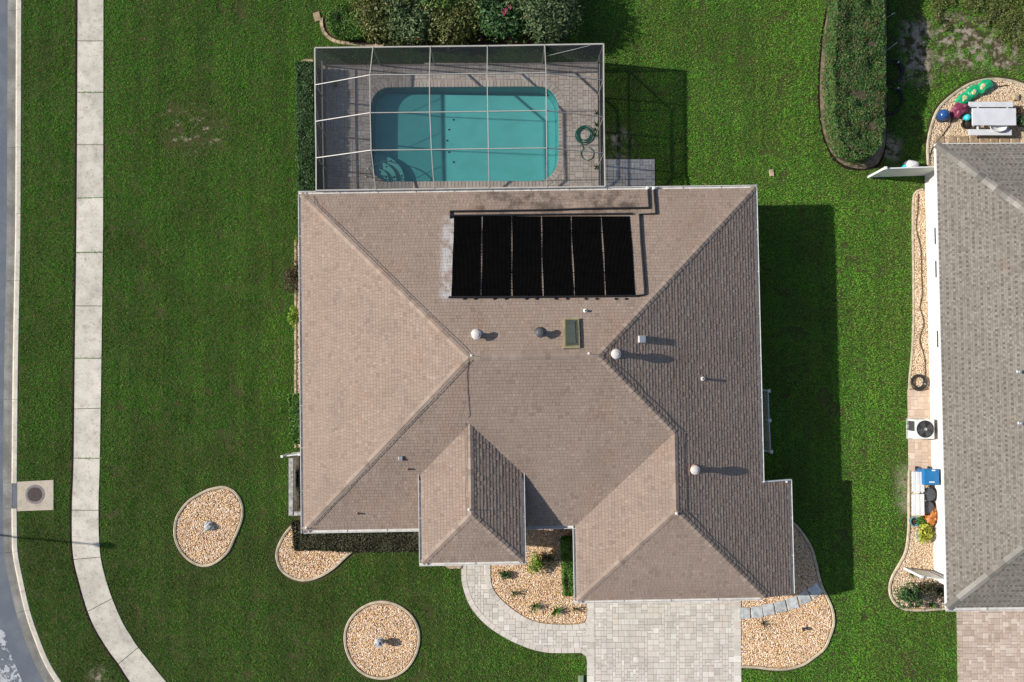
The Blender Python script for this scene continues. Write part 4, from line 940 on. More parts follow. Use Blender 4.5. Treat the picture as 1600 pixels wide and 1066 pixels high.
# narrow gravel strip along the west wall
sb = WP([(463.5, 375), (484, 375), (484, 700), (463.5, 700)])
st_ = bed('gravel_strip', sb, 'narrow pale gravel strip along the left house wall', 'gravel_pale', False, 1200, .030)
border(st_, WP([(463.5, 700), (463.5, 375)]), .3, .10, -.02, .07, 'cream_brick', 'edging_brick', side=-1)
# neighbour's beds
nb1e = catmull(WP([(1449, 262), (1448, 228), (1454, 196), (1466, 168), (1491, 145), (1516, 130), (1546, 123), (1575, 125), (1602, 133), (1640, 152)]), 5, False)
nb1 = nb1e + WP([(1640, 262)])
bed('gravel_bed', nb1, 'curved gravel bed behind the neighbouring house', 'gravel_pale', edge_path=nb1e if area(nb1) < 0 else nb1e)
nb2e = catmull(WP([(1442, 296), (1433, 299), (1427, 310), (1426, 360), (1427, 430), (1427, 500), (1425, 550), (1422, 580), (1420, 609)]), 4, False)
nb2 = nb2e + WP([(1470, 609), (1470, 296)])
bed('gravel_strip', nb2, 'narrow gravel strip along the white neighbouring wall', 'gravel_pale', edge=False)
MB().sweep(nb2e, [(.05, 0), (.045, .05), (-.03, .05), (-.035, 0)], False).build('bed_edging', 'curbing', label='thin pale edging beside the narrow gravel strip', cat='edging')
nb3e = catmull(WP([(1421.5, 735), (1421, 790), (1420.5, 830), (1416, 862), (1406, 882), (1395, 902), (1391, 920), (1396, 938), (1412, 950), (1440, 952), (1482, 949)]), 5, False)
nb3 = nb3e + WP([(1482, 735)])
bed('gravel_bed', nb3, 'curved gravel bed at the front corner of the neighbouring house', 'gravel_pale', edge_path=nb3e)
npad = WP([(1417.5, 609), (1470, 609), (1472, 736), (1419.5, 736)])
npo = MB().sheet(npad, z=.006).build('neighbour_path', 'joint_sand', kind='structure', label='pinkish paver strip under the air conditioner')
GRASS_OUT.append(npad); pavers(npo, npad, .150, .006, .034, .05, 'paver_pink', 300, seed=31)
# planting soil
def soil(name, px, label, mat='soil', z=.004, grass=True):
    p = catmull(WP(px), 4)
    MB().sheet(p, z=z).build(name, mat, kind='structure', label=label)
    if grass: GRASS_OUT.append(p)
soil('planting_soil', [(505, 30), (506, 45), (516, 60), (540, 68), (600, 71), (700, 70), (800, 70), (870, 68), (890, 40), (895, -40), (700, -60), (580, -50), (574, 4), (530, 9), (512, 18)], 'dark mulch under the shrubs behind the pool', 'mulch_red')
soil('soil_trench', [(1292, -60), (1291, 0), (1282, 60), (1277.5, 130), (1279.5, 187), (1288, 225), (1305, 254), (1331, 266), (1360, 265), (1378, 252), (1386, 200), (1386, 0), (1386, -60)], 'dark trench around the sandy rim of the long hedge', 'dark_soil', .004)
soil('planting_soil', [(1296, -60), (1295, 0), (1286, 60), (1281, 130), (1283, 185), (1291, 222), (1308, 250), (1332, 262), (1358, 262), (1375, 250), (1385, 200), (1385, 0), (1385, -60)], 'sandy soil rim under the long clipped hedge', 'sandy_soil', .009)

# ================================================================== NEIGHBOURING HOUSE
A2 = .0085
def nf(u, v): return (u * math.cos(A2) - v * math.sin(A2), u * math.sin(A2) + v * math.cos(A2))
nW, nN_, nS = 18.73, 9.60, -10.17; nE = nW + 15; nrun = 7.5; ZN = 2.60
nh = thing('neighbouring_house', nf(nW + .65, 0), 'neighbouring house with white walls and grey shingle roof', 'house')
zr = ZN + nrun * PITCH; nu = nW + nrun
m = MB(); dz = -.012
quad3(m, [(nW, nN_, ZN + dz), (nW, nS, ZN + dz), (nu, nS + nrun, zr + dz), (nu, nN_ - nrun, zr + dz)], nf); quad3(m, [(nE, nS, ZN + dz), (nE, nN_, ZN + dz), (nu, nN_ - nrun, zr + dz), (nu, nS + nrun, zr + dz)], nf)
quad3(m, [(nE, nN_, ZN + dz), (nW, nN_, ZN + dz), (nu, nN_ - nrun, zr + dz)], nf); quad3(m, [(nW, nS, ZN + dz), (nE, nS, ZN + dz), (nu, nS + nrun, zr + dz)], nf)
nroof = m.build('roof', 'grey_shingle_dark', nh)
def nfield(poly, e0, up, seed):
    mb = MB(); slope_shingles(mb, poly, e0, up, ZN, nf, e=.080, t=(.003, .007), teeth=(.115, .095), seed=seed); mb.build('shingles', ('grey_shingle', 'grey_shingle_dark'), nroof, kind='stuff')
nfield(clip([(nW, nN_), (nW, nS), (nu, nS + nrun), (nu, nN_ - nrun)], -1, 0, nW + 5.6), (nW, nN_), (1, 0), 11)
nfield(clip([(nE, nN_), (nW, nN_), (nu, nN_ - nrun)], -1, 0, nW + 5.6), (nW, nN_), (0, -1), 12); nfield(clip([(nW, nS), (nE, nS), (nu, nS + nrun)], -1, 0, nW + 5.6), (nW, nS), (0, 1), 13)
caps(nroof, nf, (nW, nN_, ZN), (nW + 5.6, nN_ - 5.6, ZN + 5.6 * PITCH), U['N'], U['W'], 'grey_cap', .30, .17); caps(nroof, nf, (nW, nS, ZN), (nW + 5.6, nS + 5.6, ZN + 5.6 * PITCH), U['S'], U['W'], 'grey_cap', .30, .17)
m = MB(); hbox(m, nW + .03, nE - .03, nS + .03, nN_ - .03, ZN - .2, ZN - .06, fr=nf); m.build('soffit', 'white_metal', nh)
m = MB(); hbox(m, nW + .66, nE - .6, nS + .6, nN_ - .6, -.05, ZN - .195, fr=nf); m.build('wall', 'stucco_white', nh)
hbox(MB(), nW - .035, nW, nS, nN_, ZN - .16, ZN - .01, fr=nf).build('fascia', 'white_metal', nh)
hbox(MB(), nW, nE, nN_, nN_ + .03, ZN - .16, ZN - .01, fr=nf).build('fascia', 'white_metal', nh)
gutter((nW - .03, nS), (nE, nS), (0, -1), ZN, par=nh, fr=nf, wd=.15)
for py0, py1 in ((355, 381), (407, 433), (517, 543)):
    v0, v1 = W(1458, py1, 1.2)[1] - .16, W(1458, py0, 1.2)[1] - .16
    wn = hbox(MB(), nW + .60, nW + .665, v0, v1, .95, 2.05, fr=nf).build('window', 'dark_glass', nh)
    f = MB()
    for a, b in ((v0 - .06, v0), (v1, v1 + .06)): hbox(f, nW + .61, nW + .67, a, b, .89, 2.11, fr=nf)
    for a, b in ((.89, .95), (2.05, 2.11)): hbox(f, nW + .612, nW + .668, v0, v1, a, b, fr=nf)
    f.build('frame', 'white_metal', wn)
p = W(1465, 631.5, 1.5); MB().box((nf(nW + .62, 0)[0], p[1], 1.35), (.1, .2, .3), A2, ch=.02).build('meter_box', 'grey_bin', nh)
for px, py in ((1595, 581), (1597, 662)):
    p = on_plane(px, py, plane_of(nf, (nW, 0), (1, 0), ZN), .18); MB().lathe((p.x, p.y, p.z - .26), [(.1, 0), (.09, .08), (.06, .12), (.06, .24), (.075, .25), (.04, .27)], 10).build('vent_pipe', 'steel', nh)

# ------------------------------------------------------------------ things around the neighbour's house
def fence(name, p, q, h, label, post=.10, planks=10, rail=.05, cap=True, mat='white_plastic', tk=.03, mid=None, gap=.008):
    p, q = Vector((p[0], p[1], 0)), Vector((q[0], q[1], 0)); t = thing(name, tuple(p), label, 'fence'); d = (q - p); L = d.length; d.normalize(); az = math.atan2(d.y, d.x)
    for f in [0, 1] + list(mid or []):
        c_ = p + d * L * f; o = MB().box((c_.x, c_.y, h / 2 + .03), (post, post, h + .10), az).build('post', mat, t)
        if cap: MB().box((c_.x, c_.y, h + .10), (post + .03, post + .03, .035), az, ch=.015).build('cap', mat, o)
    for z_ in (.12, h - .03): c_ = p + d * L / 2; MB().box((c_.x, c_.y, z_), (L - post, rail, .09), az).build('rail', mat, t)
    me = MB().box((0, 0, 0), (L / planks - gap, tk, h - .24)).mesh('plank', mat)
    for i in range(planks): c_ = p + d * (L * (i + .5) / planks); link('plank', me, t, loc=(c_.x, c_.y, h / 2 + .04), rz=az)
    return t
fence('vinyl_fence', W(1357, 277), W(1447, 274), 1.83, 'white vinyl fence joining the long hedge to the neighbouring house', planks=14)
fence('vinyl_fence', W(1413, 888), W(1452, 893), 1.7, 'white vinyl gate panel at the front corner of the neighbouring house', planks=6)
def table():
    t = thing('picnic_table', W(1548, 190), 'light grey picnic table with two benches behind the neighbouring house', 'picnic table')
    def top(x0, y0, x1, y1, z, th, nm, n):
        for i in range(n):
            a, b = y0 + (y1 - y0) * i / n, y0 + (y1 - y0) * (i + 1) / n; P0, P1 = W(x0, a, z), W(x1, b, z)
            MB().box(((P0[0] + P1[0]) / 2, (P0[1] + P1[1]) / 2, z - th / 2), (P1[0] - P0[0], abs(P1[1] - P0[1]) - .003, th), ch=.006).build(nm, 'grey_plastic', t)
    top(1519, 169, 1588, 196, .76, .05, 'tabletop', 1); top(1514, 159, 1583, 167.5, .45, .05, 'bench', 1); top(1514, 202, 1581, 211.5, .45, .05, 'bench', 1)
    for x in (1528, 1574):
        for y, z in ((172, .72), (193, .72), (163, .41), (206, .41)):
            c_ = W(x, y, z); MB().box((c_[0], c_[1], z / 2), (.07, .07, z), ch=.01).build('leg', 'grey_plastic', t)
        a, b = W(x, 161, .4), W(x, 209, .4); MB().beam((a[0], a[1], .38), (b[0], b[1], .38), .06, .08).build('crossbar', 'grey_plastic', t)
table()
q = W(1559, 199, .55); t = thing('white_basin', (q[0], q[1], .45), 'white oval basin between table and bench', 'basin')
MB().lathe((q[0], q[1], .45), [(.25, 0), (.36, .10), (.40, .17), (.38, .18), (.30, .10), (.05, .06)], 20, sy=.55).build('bowl', 'white_plastic', t, smooth=True)
MB().lathe((q[0], q[1], .515), [(.03, 0), (.03, .012)], 8).build('drain', 'steel', t)
q = W(1475, 179.5, .3); t = thing('glazed_pot', q, 'shiny round blue glazed pot near the curved edging', 'pot')
MB().lathe((q[0], q[1], .0), [(.16, 0), (.24, .12), (.265, .26), (.23, .40), (.12, .48), (.03, .50)], 20).build('body', 'blue_glaze', t, smooth=True); MB().lathe((q[0], q[1], .01), [(.29, 0), (.30, .05), (.27, .05)], 18).build('saucer', 'grey_bin', t)
q = W(1502, 171, .3); t = thing('purple_bag', q, 'crumpled dark purple plastic bag beside the grey table', 'bag')
def lump(c, sx, sy, sz, seed, k=14, n=9, rough=.12, rz=0.0):
    R = np.random.default_rng(seed); vs = []; ph = R.uniform(0, 6.28, 6); cs, sn = math.cos(rz), math.sin(rz)
    for i in range(n + 1):
        th = math.pi * i / n * .5
        for j in range(k):
            a = 2 * math.pi * j / k; w_ = 1 + rough * (math.sin(3 * a + ph[0] + 2 * th) + math.sin(5 * a + ph[1]) * .6 + math.sin(7 * th * 2 + ph[2] + 2 * a) * .5) + R.uniform(-rough, rough) * .5
            x = sx * math.sin(th) ** .7 * math.cos(a) * w_; y = sy * math.sin(th) ** .7 * math.sin(a) * w_
            vs.append((c[0] + x * cs - y * sn, c[1] + x * sn + y * cs, c[2] + sz * math.cos(th) ** .8 * (1 + R.uniform(-rough, rough) * .6)))
    m = MB(); m.add(vs, [(i * k + j, (i + 1) * k + j, (i + 1) * k + (j + 1) % k, i * k + (j + 1) % k) for i in range(n) for j in range(k)]); return m
lump((q[0], q[1], .02), .42, .32, .42, 3, rough=.16, rz=.5).build('bag_body', 'purple_tub', t); lump((q[0] + .1, q[1] + .1, .40), .10, .08, .16, 4).build('bag_neck', 'purple_tub', t)
for k, (px, py, sx2, sy2, rz, pr, lb) in enumerate(((1508, 154, .50, .26, .55, (1508, 153), 'green soil bag next to the purple bag'), (1521, 144, .52, .28, .6, (1522, 144), 'middle green soil bag with a pale printed panel'), (1538, 136, .50, .28, .6, (1536, 135), 'green soil bag farthest from the table with a yellow printed panel'))):
    q = W(px, py, .15); t = thing('soil_bag', q, lb, 'bag', 'green soil bags'); lump((q[0], q[1], .02), sx2, sy2, .24 + .03 * k, 10 + k, rough=.10, rz=rz).build('bag_body', 'green_bag', t)
    p = W(pr[0], pr[1], .28); lump((p[0], p[1], .15 + .03 * k), .19, .13, .135, 20 + k, rough=.10, rz=rz + .3).build('printed_panel', 'bag_print', t)
q = W(1513, 183, .45); t = thing('watering_can', q, 'bright cyan watering can by the corner of the table', 'watering can')
MB().lathe((q[0], q[1], .22), [(.13, 0), (.15, .1), (.14, .22), (.08, .27), (.03, .28)], 14).build('body', 'cyan_plastic', t); MB().tube([(q[0] + .1, q[1] + .05, .3), (q[0] + .2, q[1] + .1, .42), (q[0] + .27, q[1] + .13, .5)], [.03, .02, .03], 7).build('spout', 'cyan_plastic', t)
MB().lathe((q[0], q[1], 0), [(.12, 0), (.14, .2), (.12, .22)], 12).build('stand', 'grey_bin', t)
q = W(1510, 194, .2); t = thing('black_pot', q, 'black plastic plant pot beside the lower bench', 'pot')
MB().lathe((q[0], q[1], 0), [(.17, 0), (.23, .30), (.25, .30), (.25, .34), (.22, .34), (.20, .27), (.02, .26)], 16).build('body', 'black_rubber', t); MB().lathe((q[0], q[1], .26), [(.20, 0), (.1, .03), (.02, .04)], 12).build('soil', 'soil', t)
q = W(1594, 172.5, .3); t = thing('wicker_pot', q, 'small dark round pot right of the grey table', 'pot')
MB().lathe((q[0], q[1], 0), [(.12, 0), (.17, .22), (.18, .26), (.14, .26), (.12, .2), (.02, .19)], 14).build('body', 'brown_stick', t); MB().lathe((q[0], q[1], .195), [(.11, 0), (.02, .03)], 10).build('soil', 'soil', t)
bush('potted_plant', W(1597, 190, .4), .26, .6, 'leaf_dark', .06, 260, 'dark leafy plant at the right edge beside the table', 'plant', seed=5)
q = W(1586, 152); MB().prism([(q[0] - .14, q[1] - .2), (q[0] + .12, q[1] - .18), (q[0] + .15, q[1] + .15), (q[0] - .1, q[1] + .2)], 0, .14, taper=.03).build('paving_block', 'cream_brick', label='pale paving block behind the picnic table', cat='block')
MB().tube([(*W(1556, 137), .06), (*W(1564, 135), .08), (*W(1575, 134), .06)], .022, 6).build('stick', 'brown_stick', label='thin dark stick lying on the pale gravel', cat='stick')
for k, px in enumerate((1468, 1487, 1505, 1521, 1537, 1553, 1569, 1585)):
    a = W(px, 219); MB().box((a[0], a[1], .04), (.42 - .06 * (k % 2), .34, .06), random.uniform(-.04, .04), ch=.012).build('stepping_stone', 'tan_stone', label='brown paving stone beside the neighbouring eave, number %s from the left' % ('one', 'two', 'three', 'four', 'five', 'six', 'seven', 'eight')[k], cat='paving stone', group='paving stones behind the neighbouring house')
MB().tube(catmull([(*W(1488, 182), .08), (*W(1484, 195), .05), (*W(1473, 210), .06), (*W(1460, 226), .06), (*W(1453, 240), .05), (*W(1452, 258), .05)], 5, False), .018, 6).build('hose_line', 'hose_dark', label='thin dark hose running from the pot to the white fence', cat='hose')
q = W(1426, 256, .5); t = thing('plastic_float', q, 'white and cyan plastic toy behind the white fence', 'toy')
lump((q[0], q[1], .25), .36, .2, .28, 41, rough=.06).build('toy_body', 'white_plastic', t); lump((q[0] - .2, q[1] - .05, .2), .2, .12, .24, 42, rough=.05).build('toy_side', 'cyan_plastic', t); MB().lathe((q[0], q[1], 0), [(.12, 0), (.10, .3)], 10).build('stand', 'grey_bin', t)
MB().tube(catmull([(*W(1434, 303), .06), (*W(1433, 330), .05), (*W(1431, 358), .05), (*W(1438, 390), .06), (*W(1439, 430), .05), (*W(1440, 460), .06), (*W(1437, 480), .05), (*W(1443, 505), .05), (*W(1436, 530), .06), (*W(1444, 560), .05), (*W(1445, 590), .05)], 5, False), .02, 6).build('hose_line', 'brown_stick', label='brown hose snaking along the narrow gravel strip', cat='hose')
coil('garden_hose', W(1434, 597), .31, 7, 'hose_dark', .024, 'dark coiled hose at the end of the narrow gravel strip', .04, 8, jitter=.28)
# air conditioner
def ac():
    c_ = W(1446, 671, .85); t = thing('air_conditioner', c_, 'white outdoor air conditioner with round fan beside the white wall', 'air conditioner')
    cx, cy = c_[0] - .02, c_[1]; MB().box((cx + .02, cy - .02, .05), (1.0, .92, .09), ch=.015).build('pad', 'block_grey', t)
    MB().box((cx, cy, .44), (.80, .80, .70), ch=.03).build('coil_body', 'dark_metal', t)
    top_ = MB().box((cx, cy, .82), (.86, .86, .06), ch=.025).build('top_panel', 'white_metal', t)
    for sx2, sy2 in ((-1, -1), (1, -1), (1, 1), (-1, 1)): MB().box((cx + sx2 * .395, cy + sy2 * .395, .44), (.08, .08, .72)).build('corner_post', 'white_metal', t)
    MB().box((cx - .40, cy - .24, .45), (.12, .30, .60), ch=.02).build('control_box', 'white_metal', t)
    fx, fy = cx + .01, cy + .01
    MB().lathe((fx, fy, .852), [(.385, 0), (.385, .012), (.35, .014), (.02, .014)], 28).build('fan_well', 'black_rubber', t)
    for k in range(4):
        a = 1.57 * k + .5; p = Vector((math.cos(a), math.sin(a), 0)); r_ = Vector((-p.y, p.x, 0)); o = Vector((fx, fy, .872))
        MB().add([o + p * .06 - r_ * .05, o + p * .33 - r_ * .13, o + p * .33 + r_ * .13 + Vector((0, 0, .02)), o + p * .06 + r_ * .05 + Vector((0, 0, .015)), o + p * .06 - r_ * .05 - Vector((0, 0, .004)), o + p * .33 - r_ * .13 - Vector((0, 0, .004)), o + p * .33 + r_ * .13 + Vector((0, 0, .016)), o + p * .06 + r_ * .05 + Vector((0, 0, .011))], [(0, 1, 2, 3), (7, 6, 5, 4), (0, 4, 5, 1), (1, 5, 6, 2), (2, 6, 7, 3), (3, 7, 4, 0)]).build('fan_blade', 'grey_bin', t)
    MB().lathe((fx, fy, .87), [(.07, 0), (.07, .03), (.03, .04)], 14).build('fan_hub', 'steel', t)
    for r_ in (.12, .19, .26, .33): MB().tube([(fx + r_ * math.cos(a), fy + r_ * math.sin(a), .90) for a in np.linspace(0, 6.283, 28, endpoint=False)], .005, 4, closed=True).build('guard_ring', 'dark_metal', t)
    for k in range(6): a = 1.047 * k; MB().tube([(fx + .06 * math.cos(a), fy + .06 * math.sin(a), .905), (fx + .375 * math.cos(a), fy + .375 * math.sin(a), .872)], .005, 4).build('guard_spoke', 'dark_metal', t)
    for sy2 in (-1, 1):
        for k in range(5): MB().box((cx, cy + sy2 * .408, .2 + k * .13), (.7, .012, .03)).build('louver', 'white_metal', t)
ac()
def bench():
    t = thing('plastic_shelf', W(1433, 771), 'white slatted plastic shelf unit beside the bins', 'shelf')
    for y0, y1 in ((736, 769), (771, 806)):
        for k in range(3):
            a, b = W(1424.5 + k * 6.8, y0 + 1, .72), W(1424.5 + (k + 1) * 6.8, y1, .72); MB().box(((a[0] + b[0]) / 2, (a[1] + b[1]) / 2, .70), (abs(b[0] - a[0]) - .014, abs(a[1] - b[1]) - .02, .04), ch=.008).build('slat', 'white_plastic', t)
    for px in (1437, 1442):
        for py in (740, 770, 802): c_ = W(px, py, .7); MB().box((c_[0], c_[1], .34), (.05, .05, .68)).build('leg', 'white_plastic', t)
    a, b = W(1436, 739, .7), W(1443, 803, .7); MB().box(((a[0] + b[0]) / 2, (a[1] + b[1]) / 2, .25), (abs(b[0] - a[0]) * .98, abs(a[1] - b[1]) * .98, .03)).build('lower_shelf', 'white_plastic', t)
bench()
def bin_(px, py, sx2, sy2, h, mat, label, round_=False):
    q = W(px, py, h); t = thing('wheelie_bin' if not round_ else 'round_bin', q, label, 'bin'); x, y = q
    if round_:
        MB().lathe((x, y, 0), [(sx2 * .8, 0), (sx2, h - .08), (sx2 * 1.05, h - .06)], 20).build('body', mat, t)
        MB().lathe((x, y, h - .06), [(sx2 * 1.08, 0), (sx2 * 1.08, .035), (sx2 * .9, .055), (sx2 * .3, .065), (.01, .066)], 20).build('lid', mat, t); MB().box((x, y, h + .02), (sx2 * 1.2, .05, .04)).build('handle', mat, t)
    else:
        MB().prism([(x - sx2 * .42, y - sy2 * .42), (x + sx2 * .42, y - sy2 * .42), (x + sx2 * .42, y + sy2 * .42), (x - sx2 * .42, y + sy2 * .42)], .06, h - .06, taper=-.05).build('body', mat, t)
        l_ = MB().prism(offset([(x - sx2 / 2, y - sy2 / 2), (x + sx2 / 2, y - sy2 / 2), (x + sx2 / 2, y + sy2 / 2), (x - sx2 / 2, y + sy2 / 2)], .0), h - .06, h + .0, taper=.03).build('lid', mat, t)
        MB().box((x, y - sy2 * .30, h + .004), (sx2 * .34, .05, .006)).build('lid_label', 'white_plastic', l_); MB().box((x, y + sy2 * .5, h - .03), (sx2 * .8, .05, .04)).build('handle', mat, t); MB().box((x + .08, y + sy2 * .44, h + .004), (sx2 * .22, .06, .008)).build('sticker', 'white_plastic', l_)
        for s_ in (-1, 1): MB().tube([(x + s_ * sx2 * .35, y + sy2 * .42, .1), (x + s_ * sx2 * .45, y + sy2 * .42, .1)], .1, 12).build('wheel', 'black_rubber', t)
bin_(1456, 746, .70, .70, 1.0, 'blue_bin', 'blue recycling bin with closed lid against the white wall')
bin_(1452, 773, .28, 0, .60, 'grey_bin', 'dark grey round bin next to the blue bin', True); bin_(1450, 793, .26, 0, .55, 'grey_bin', 'dark grey round bin next to the orange tarp', True)
q = W(1459, 806, .35); t = thing('orange_tarp', q, 'crumpled orange tarp bundle against the white wall', 'tarp'); lump((q[0] - .05, q[1], .02), .34, .50, .55, 51, rough=.13, rz=-.2).build('bundle', 'orange_vinyl', t); MB().tube([(q[0] - .38, q[1] - .1, .25), (q[0] - .05, q[1], .60), (q[0] + .3, q[1] + .1, .25)], .02, 6).build('strap', 'brown_stick', t)
q = W(1429, 815, .25); t = thing('teal_pot', q, 'teal plant pot at the end of the white shelf', 'pot'); MB().lathe((q[0], q[1], 0), [(.15, 0), (.2, .26), (.22, .27), (.22, .31), (.18, .31), (.16, .24), (.02, .23)], 16).build('body', 'teal_pot', t); MB().lathe((q[0], q[1], .235), [(.16, 0), (.02, .03)], 12).build('soil', 'soil', t)
bush('yellow_plant', W(1446, 832, .3), (.42, .5), .55, 'leaf_yellow', .09, 170, 'yellow green leafy plant below the orange tarp', 'plant', seed=9)
bush('green_plant', W(1440, 816, .3), .28, .5, 'leaf_green', .06, 240, 'small green plant between teal pot and orange tarp', 'plant', seed=10)
q = W(1437, 838); MB().box((q[0], q[1], .05), (.42, .46, .05), .1, ch=.012).build('stepping_stone', 'slate', label='grey square stepping stone beside the yellow plant', cat='stepping stone')
bush('corner_bush', W(1420, 930, .5), (.62, .55), .95, 'leaf_dark', .07, 420, 'dark green bush at the front corner of the neighbouring house', seed=11)
bush('russet_bush', W(1449, 919, .5), (.52, .38), .8, 'leaf_brown', .06, 420, 'dark brownish bush between gate panel and green bush', seed=12)
bush('red_plant', W(1470, 926, .3), .26, .45, 'leaf_russet', .06, 260, 'small reddish plant by the corner of the neighbouring wall', 'plant', seed=13)
strappy('grass_tuft', W(1423, 896), 26, .38, .014, .35, 'leaf_olive', 'thin dry grass tuft behind the corner bush', seed=14)
strappy('grass_tuft', W(1453, 944), 30, .32, .014, .28, 'leaf_green', 'small green grass tuft beside the front edging', seed=15)

# ================================================================== HEDGES, SHRUBS, PLANTS
hh = 1.5
hedge('long_hedge', WP([(1312, -60), (1308, 0), (1304, 60), (1302, 130), (1303, 180), (1309, 214), (1322, 236), (1342, 246), (1364, 243), (1377, 228), (1382, 200), (1383, 120), (1381, 0), (1380, -60)], hh), hh, 'leaf_hedge', .05, 900, 'long tall clipped hedge with brownish top on the right lawn', rough=.13)
hedge('cage_hedge', WP([(462, 97), (489, 96), (491, 301), (466, 301)], .9), .9, 'leaf_dark', .045, 950, 'dark clipped hedge along the left side of the pool cage')
hedge('corner_hedge', WP([(465, 309), (482, 309), (482, 371), (465, 371)], .8), .8, 'leaf_dark', .045, 900, 'short dark hedge at the rear left house corner')
hedge('front_hedge', WP([(456, 816), (457, 857), (466, 861), (520, 861), (580, 863), (680, 861), (690, 858), (690, 815)], .7), .7, 'leaf_brown', .045, 950, 'dark olive clipped hedge in front of the left wing')
hedge('garage_hedge', WP([(878, 842), (908, 842), (908, 931), (882, 931)], .75), .75, 'leaf_green', .05, 900, 'green clipped hedge against the garage wall')
bush('round_bush', W(459, 434, .6), (.48, .72), .95, 'leaf_russet', .045, 800, 'round brownish bush beside the left house wall', seed=21, blobs=8)
bush('lime_plant', W(459, 495, .3), (.28, .5), .5, 'leaf_lime', .06, 420, 'bright lime green plant beside the left house wall', 'plant', seed=22)
hedge('side_shrub', WP([(452, 616), (480, 614), (480, 692), (458, 692), (452, 670)], .75), .75, 'leaf_green', .05, 800, 'clipped green shrub along the left wall above the enclosure', cat='shrub', rough=.10)
strappy('yellow_tuft', W(466, 377, .3), 16, .3, .03, .3, 'leaf_yellow', 'small yellow leafed plant at the end of the corner hedge', seed=23)
hedge('mound_shrub', catmull(WP([(509, 32), (513, 18), (530, 10), (556, 12), (572, 26), (575, 44), (560, 56), (535, 57), (516, 50)], .6), 3), .6, 'leaf_green', .05, 850, 'low rounded green shrub at the left end of the rear bed', cat='shrub', rough=.12)
SH = [('olive_shrub', 592, 28, .95, (1.2, 1.15), 'leaf_olive', .07, 'olive brown shrub behind the left part of the pool cage'), ('dark_shrub', 645, 22, 1.25, (1.45, 1.35), 'leaf_grey', .08, 'tall grey green shrub behind the pool cage'),
      ('pale_shrub', 716, 20, 1.4, (1.6, 1.4), 'leaf_olive', .07, 'yellowish green shrub behind the middle of the pool cage'), ('flowering_shrub', 786, 20, 1.5, (1.5, 1.3), 'leaf_dark', .09, 'dark shrub with pink flowers behind the pool cage'),
      ('grey_shrub', 858, 22, 2.0, (1.5, 1.45), 'leaf_grey', .07, 'grey green shrub at the right end of the rear bed'), ('rear_shrub', 690, -14, 1.5, (1.6, 1.1), 'leaf_green', .08, 'green shrub cut by the top edge behind the yellowish shrub'),
      ('rear_shrub', 610, -12, 1.2, (1.7, 1.0), 'leaf_olive', .07, 'olive shrub cut by the top edge above the olive brown shrub'), ('rear_shrub', 760, -14, 1.6, (1.3, 1.0), 'leaf_grey', .08, 'grey green shrub cut by the top edge behind the flowering shrub'), ('rear_shrub', 838, -14, 2.1, (1.8, 1.1), 'leaf_grey', .08, 'grey green shrub cut by the top edge at the right end of the bed')]
for k, (nm, px, py, h_, r_, mt, lf, lb) in enumerate(SH):
    t = bush(nm, W(px, py, h_ * .6), r_, h_, mt, lf * 1.2, 205, lb, seed=30 + k, blobs=11, asp=.34)
    if nm == 'flowering_shrub':
        for fx, fy in ((789, 17), (796, 12), (824, 26), (786, 22)):
            p = W(fx, fy, 1.45)
            for j in range(5): a = 1.256 * j; MB().add([(p[0], p[1], 1.5), (p[0] + .09 * math.cos(a - .4), p[1] + .09 * math.sin(a - .4), 1.54), (p[0] + .13 * math.cos(a), p[1] + .13 * math.sin(a), 1.52), (p[0] + .09 * math.cos(a + .4), p[1] + .09 * math.sin(a + .4), 1.54)], [(0, 1, 2, 3)]).build('petal', 'flower_pink', t)
for k, (px, py, L, n_, mt, lb) in enumerate(((648, 52, .62, 13, 'leaf_grey', 'strap leafed plant with a red flower behind the pool cage'), (610, 52, .5, 11, 'leaf_olive', 'small pale strap leafed plant behind the left pool cage bay'), (714, 56, .7, 16, 'leaf_grey', 'strap leafed plant with drooping grey leaves behind the pool cage'), (742, 48, .6, 9, 'leaf_lime', 'strap leafed plant with one bright green leaf behind the pool cage'), (800, 50, .75, 15, 'leaf_grey', 'large strap leafed plant below the pink flowers'), (812, 44, .6, 7, 'leaf_lime', 'bright green strap leafed plant below the flowering shrub'))):
    t = strappy('strap_plant', W(px, py, .7), n_, L, .055, .95, mt, lb, seed=50 + k)
    if k == 0:
        p = W(652, 60, .8); 
        for j in range(5): a = 1.256 * j; MB().add([(p[0], p[1], .85), (p[0] + .09 * math.cos(a - .5), p[1] + .09 * math.sin(a - .5), .92), (p[0] + .13 * math.cos(a), p[1] + .13 * math.sin(a), .88), (p[0] + .09 * math.cos(a + .5), p[1] + .09 * math.sin(a + .5), .92)], [(0, 1, 2, 3)]).build('petal', 'flower_red', t)
ebr = catmull(WP([(505, 28), (505.5, 42), (512, 54), (526, 63), (548, 66), (572, 68), (600, 70)]), 4, False)
t = thing('rear_edging', ebr[0], 'pale brick edging at the left end of the rear shrub bed', 'edging'); border(t, ebr, .22, .15, -.02, .06, 'cream_brick', 'brick', side=1)
q = W(496, 27); MB().box((q[0], q[1], .05), (.30, .42, .06), .25, ch=.015).build('stepping_stone', 'tan_stone', label='single tan stone in the lawn left of the rear bed', cat='stone')
GRASS_OUT.append([(q[0] - .15, q[1] - .2), (q[0] + .15, q[1] - .2), (q[0] + .15, q[1] + .2), (q[0] - .15, q[1] + .2)])
ebl = WP([(468, 97), (478, 94), (490, 95)]); MB().prism([ebl[0], W(478, 96.5), W(490, 98), W(490, 94), W(478, 93)], 0, .08).build('edging_stone', 'cream_brick', label='pale stone strip at the top end of the cage hedge', cat='stone')
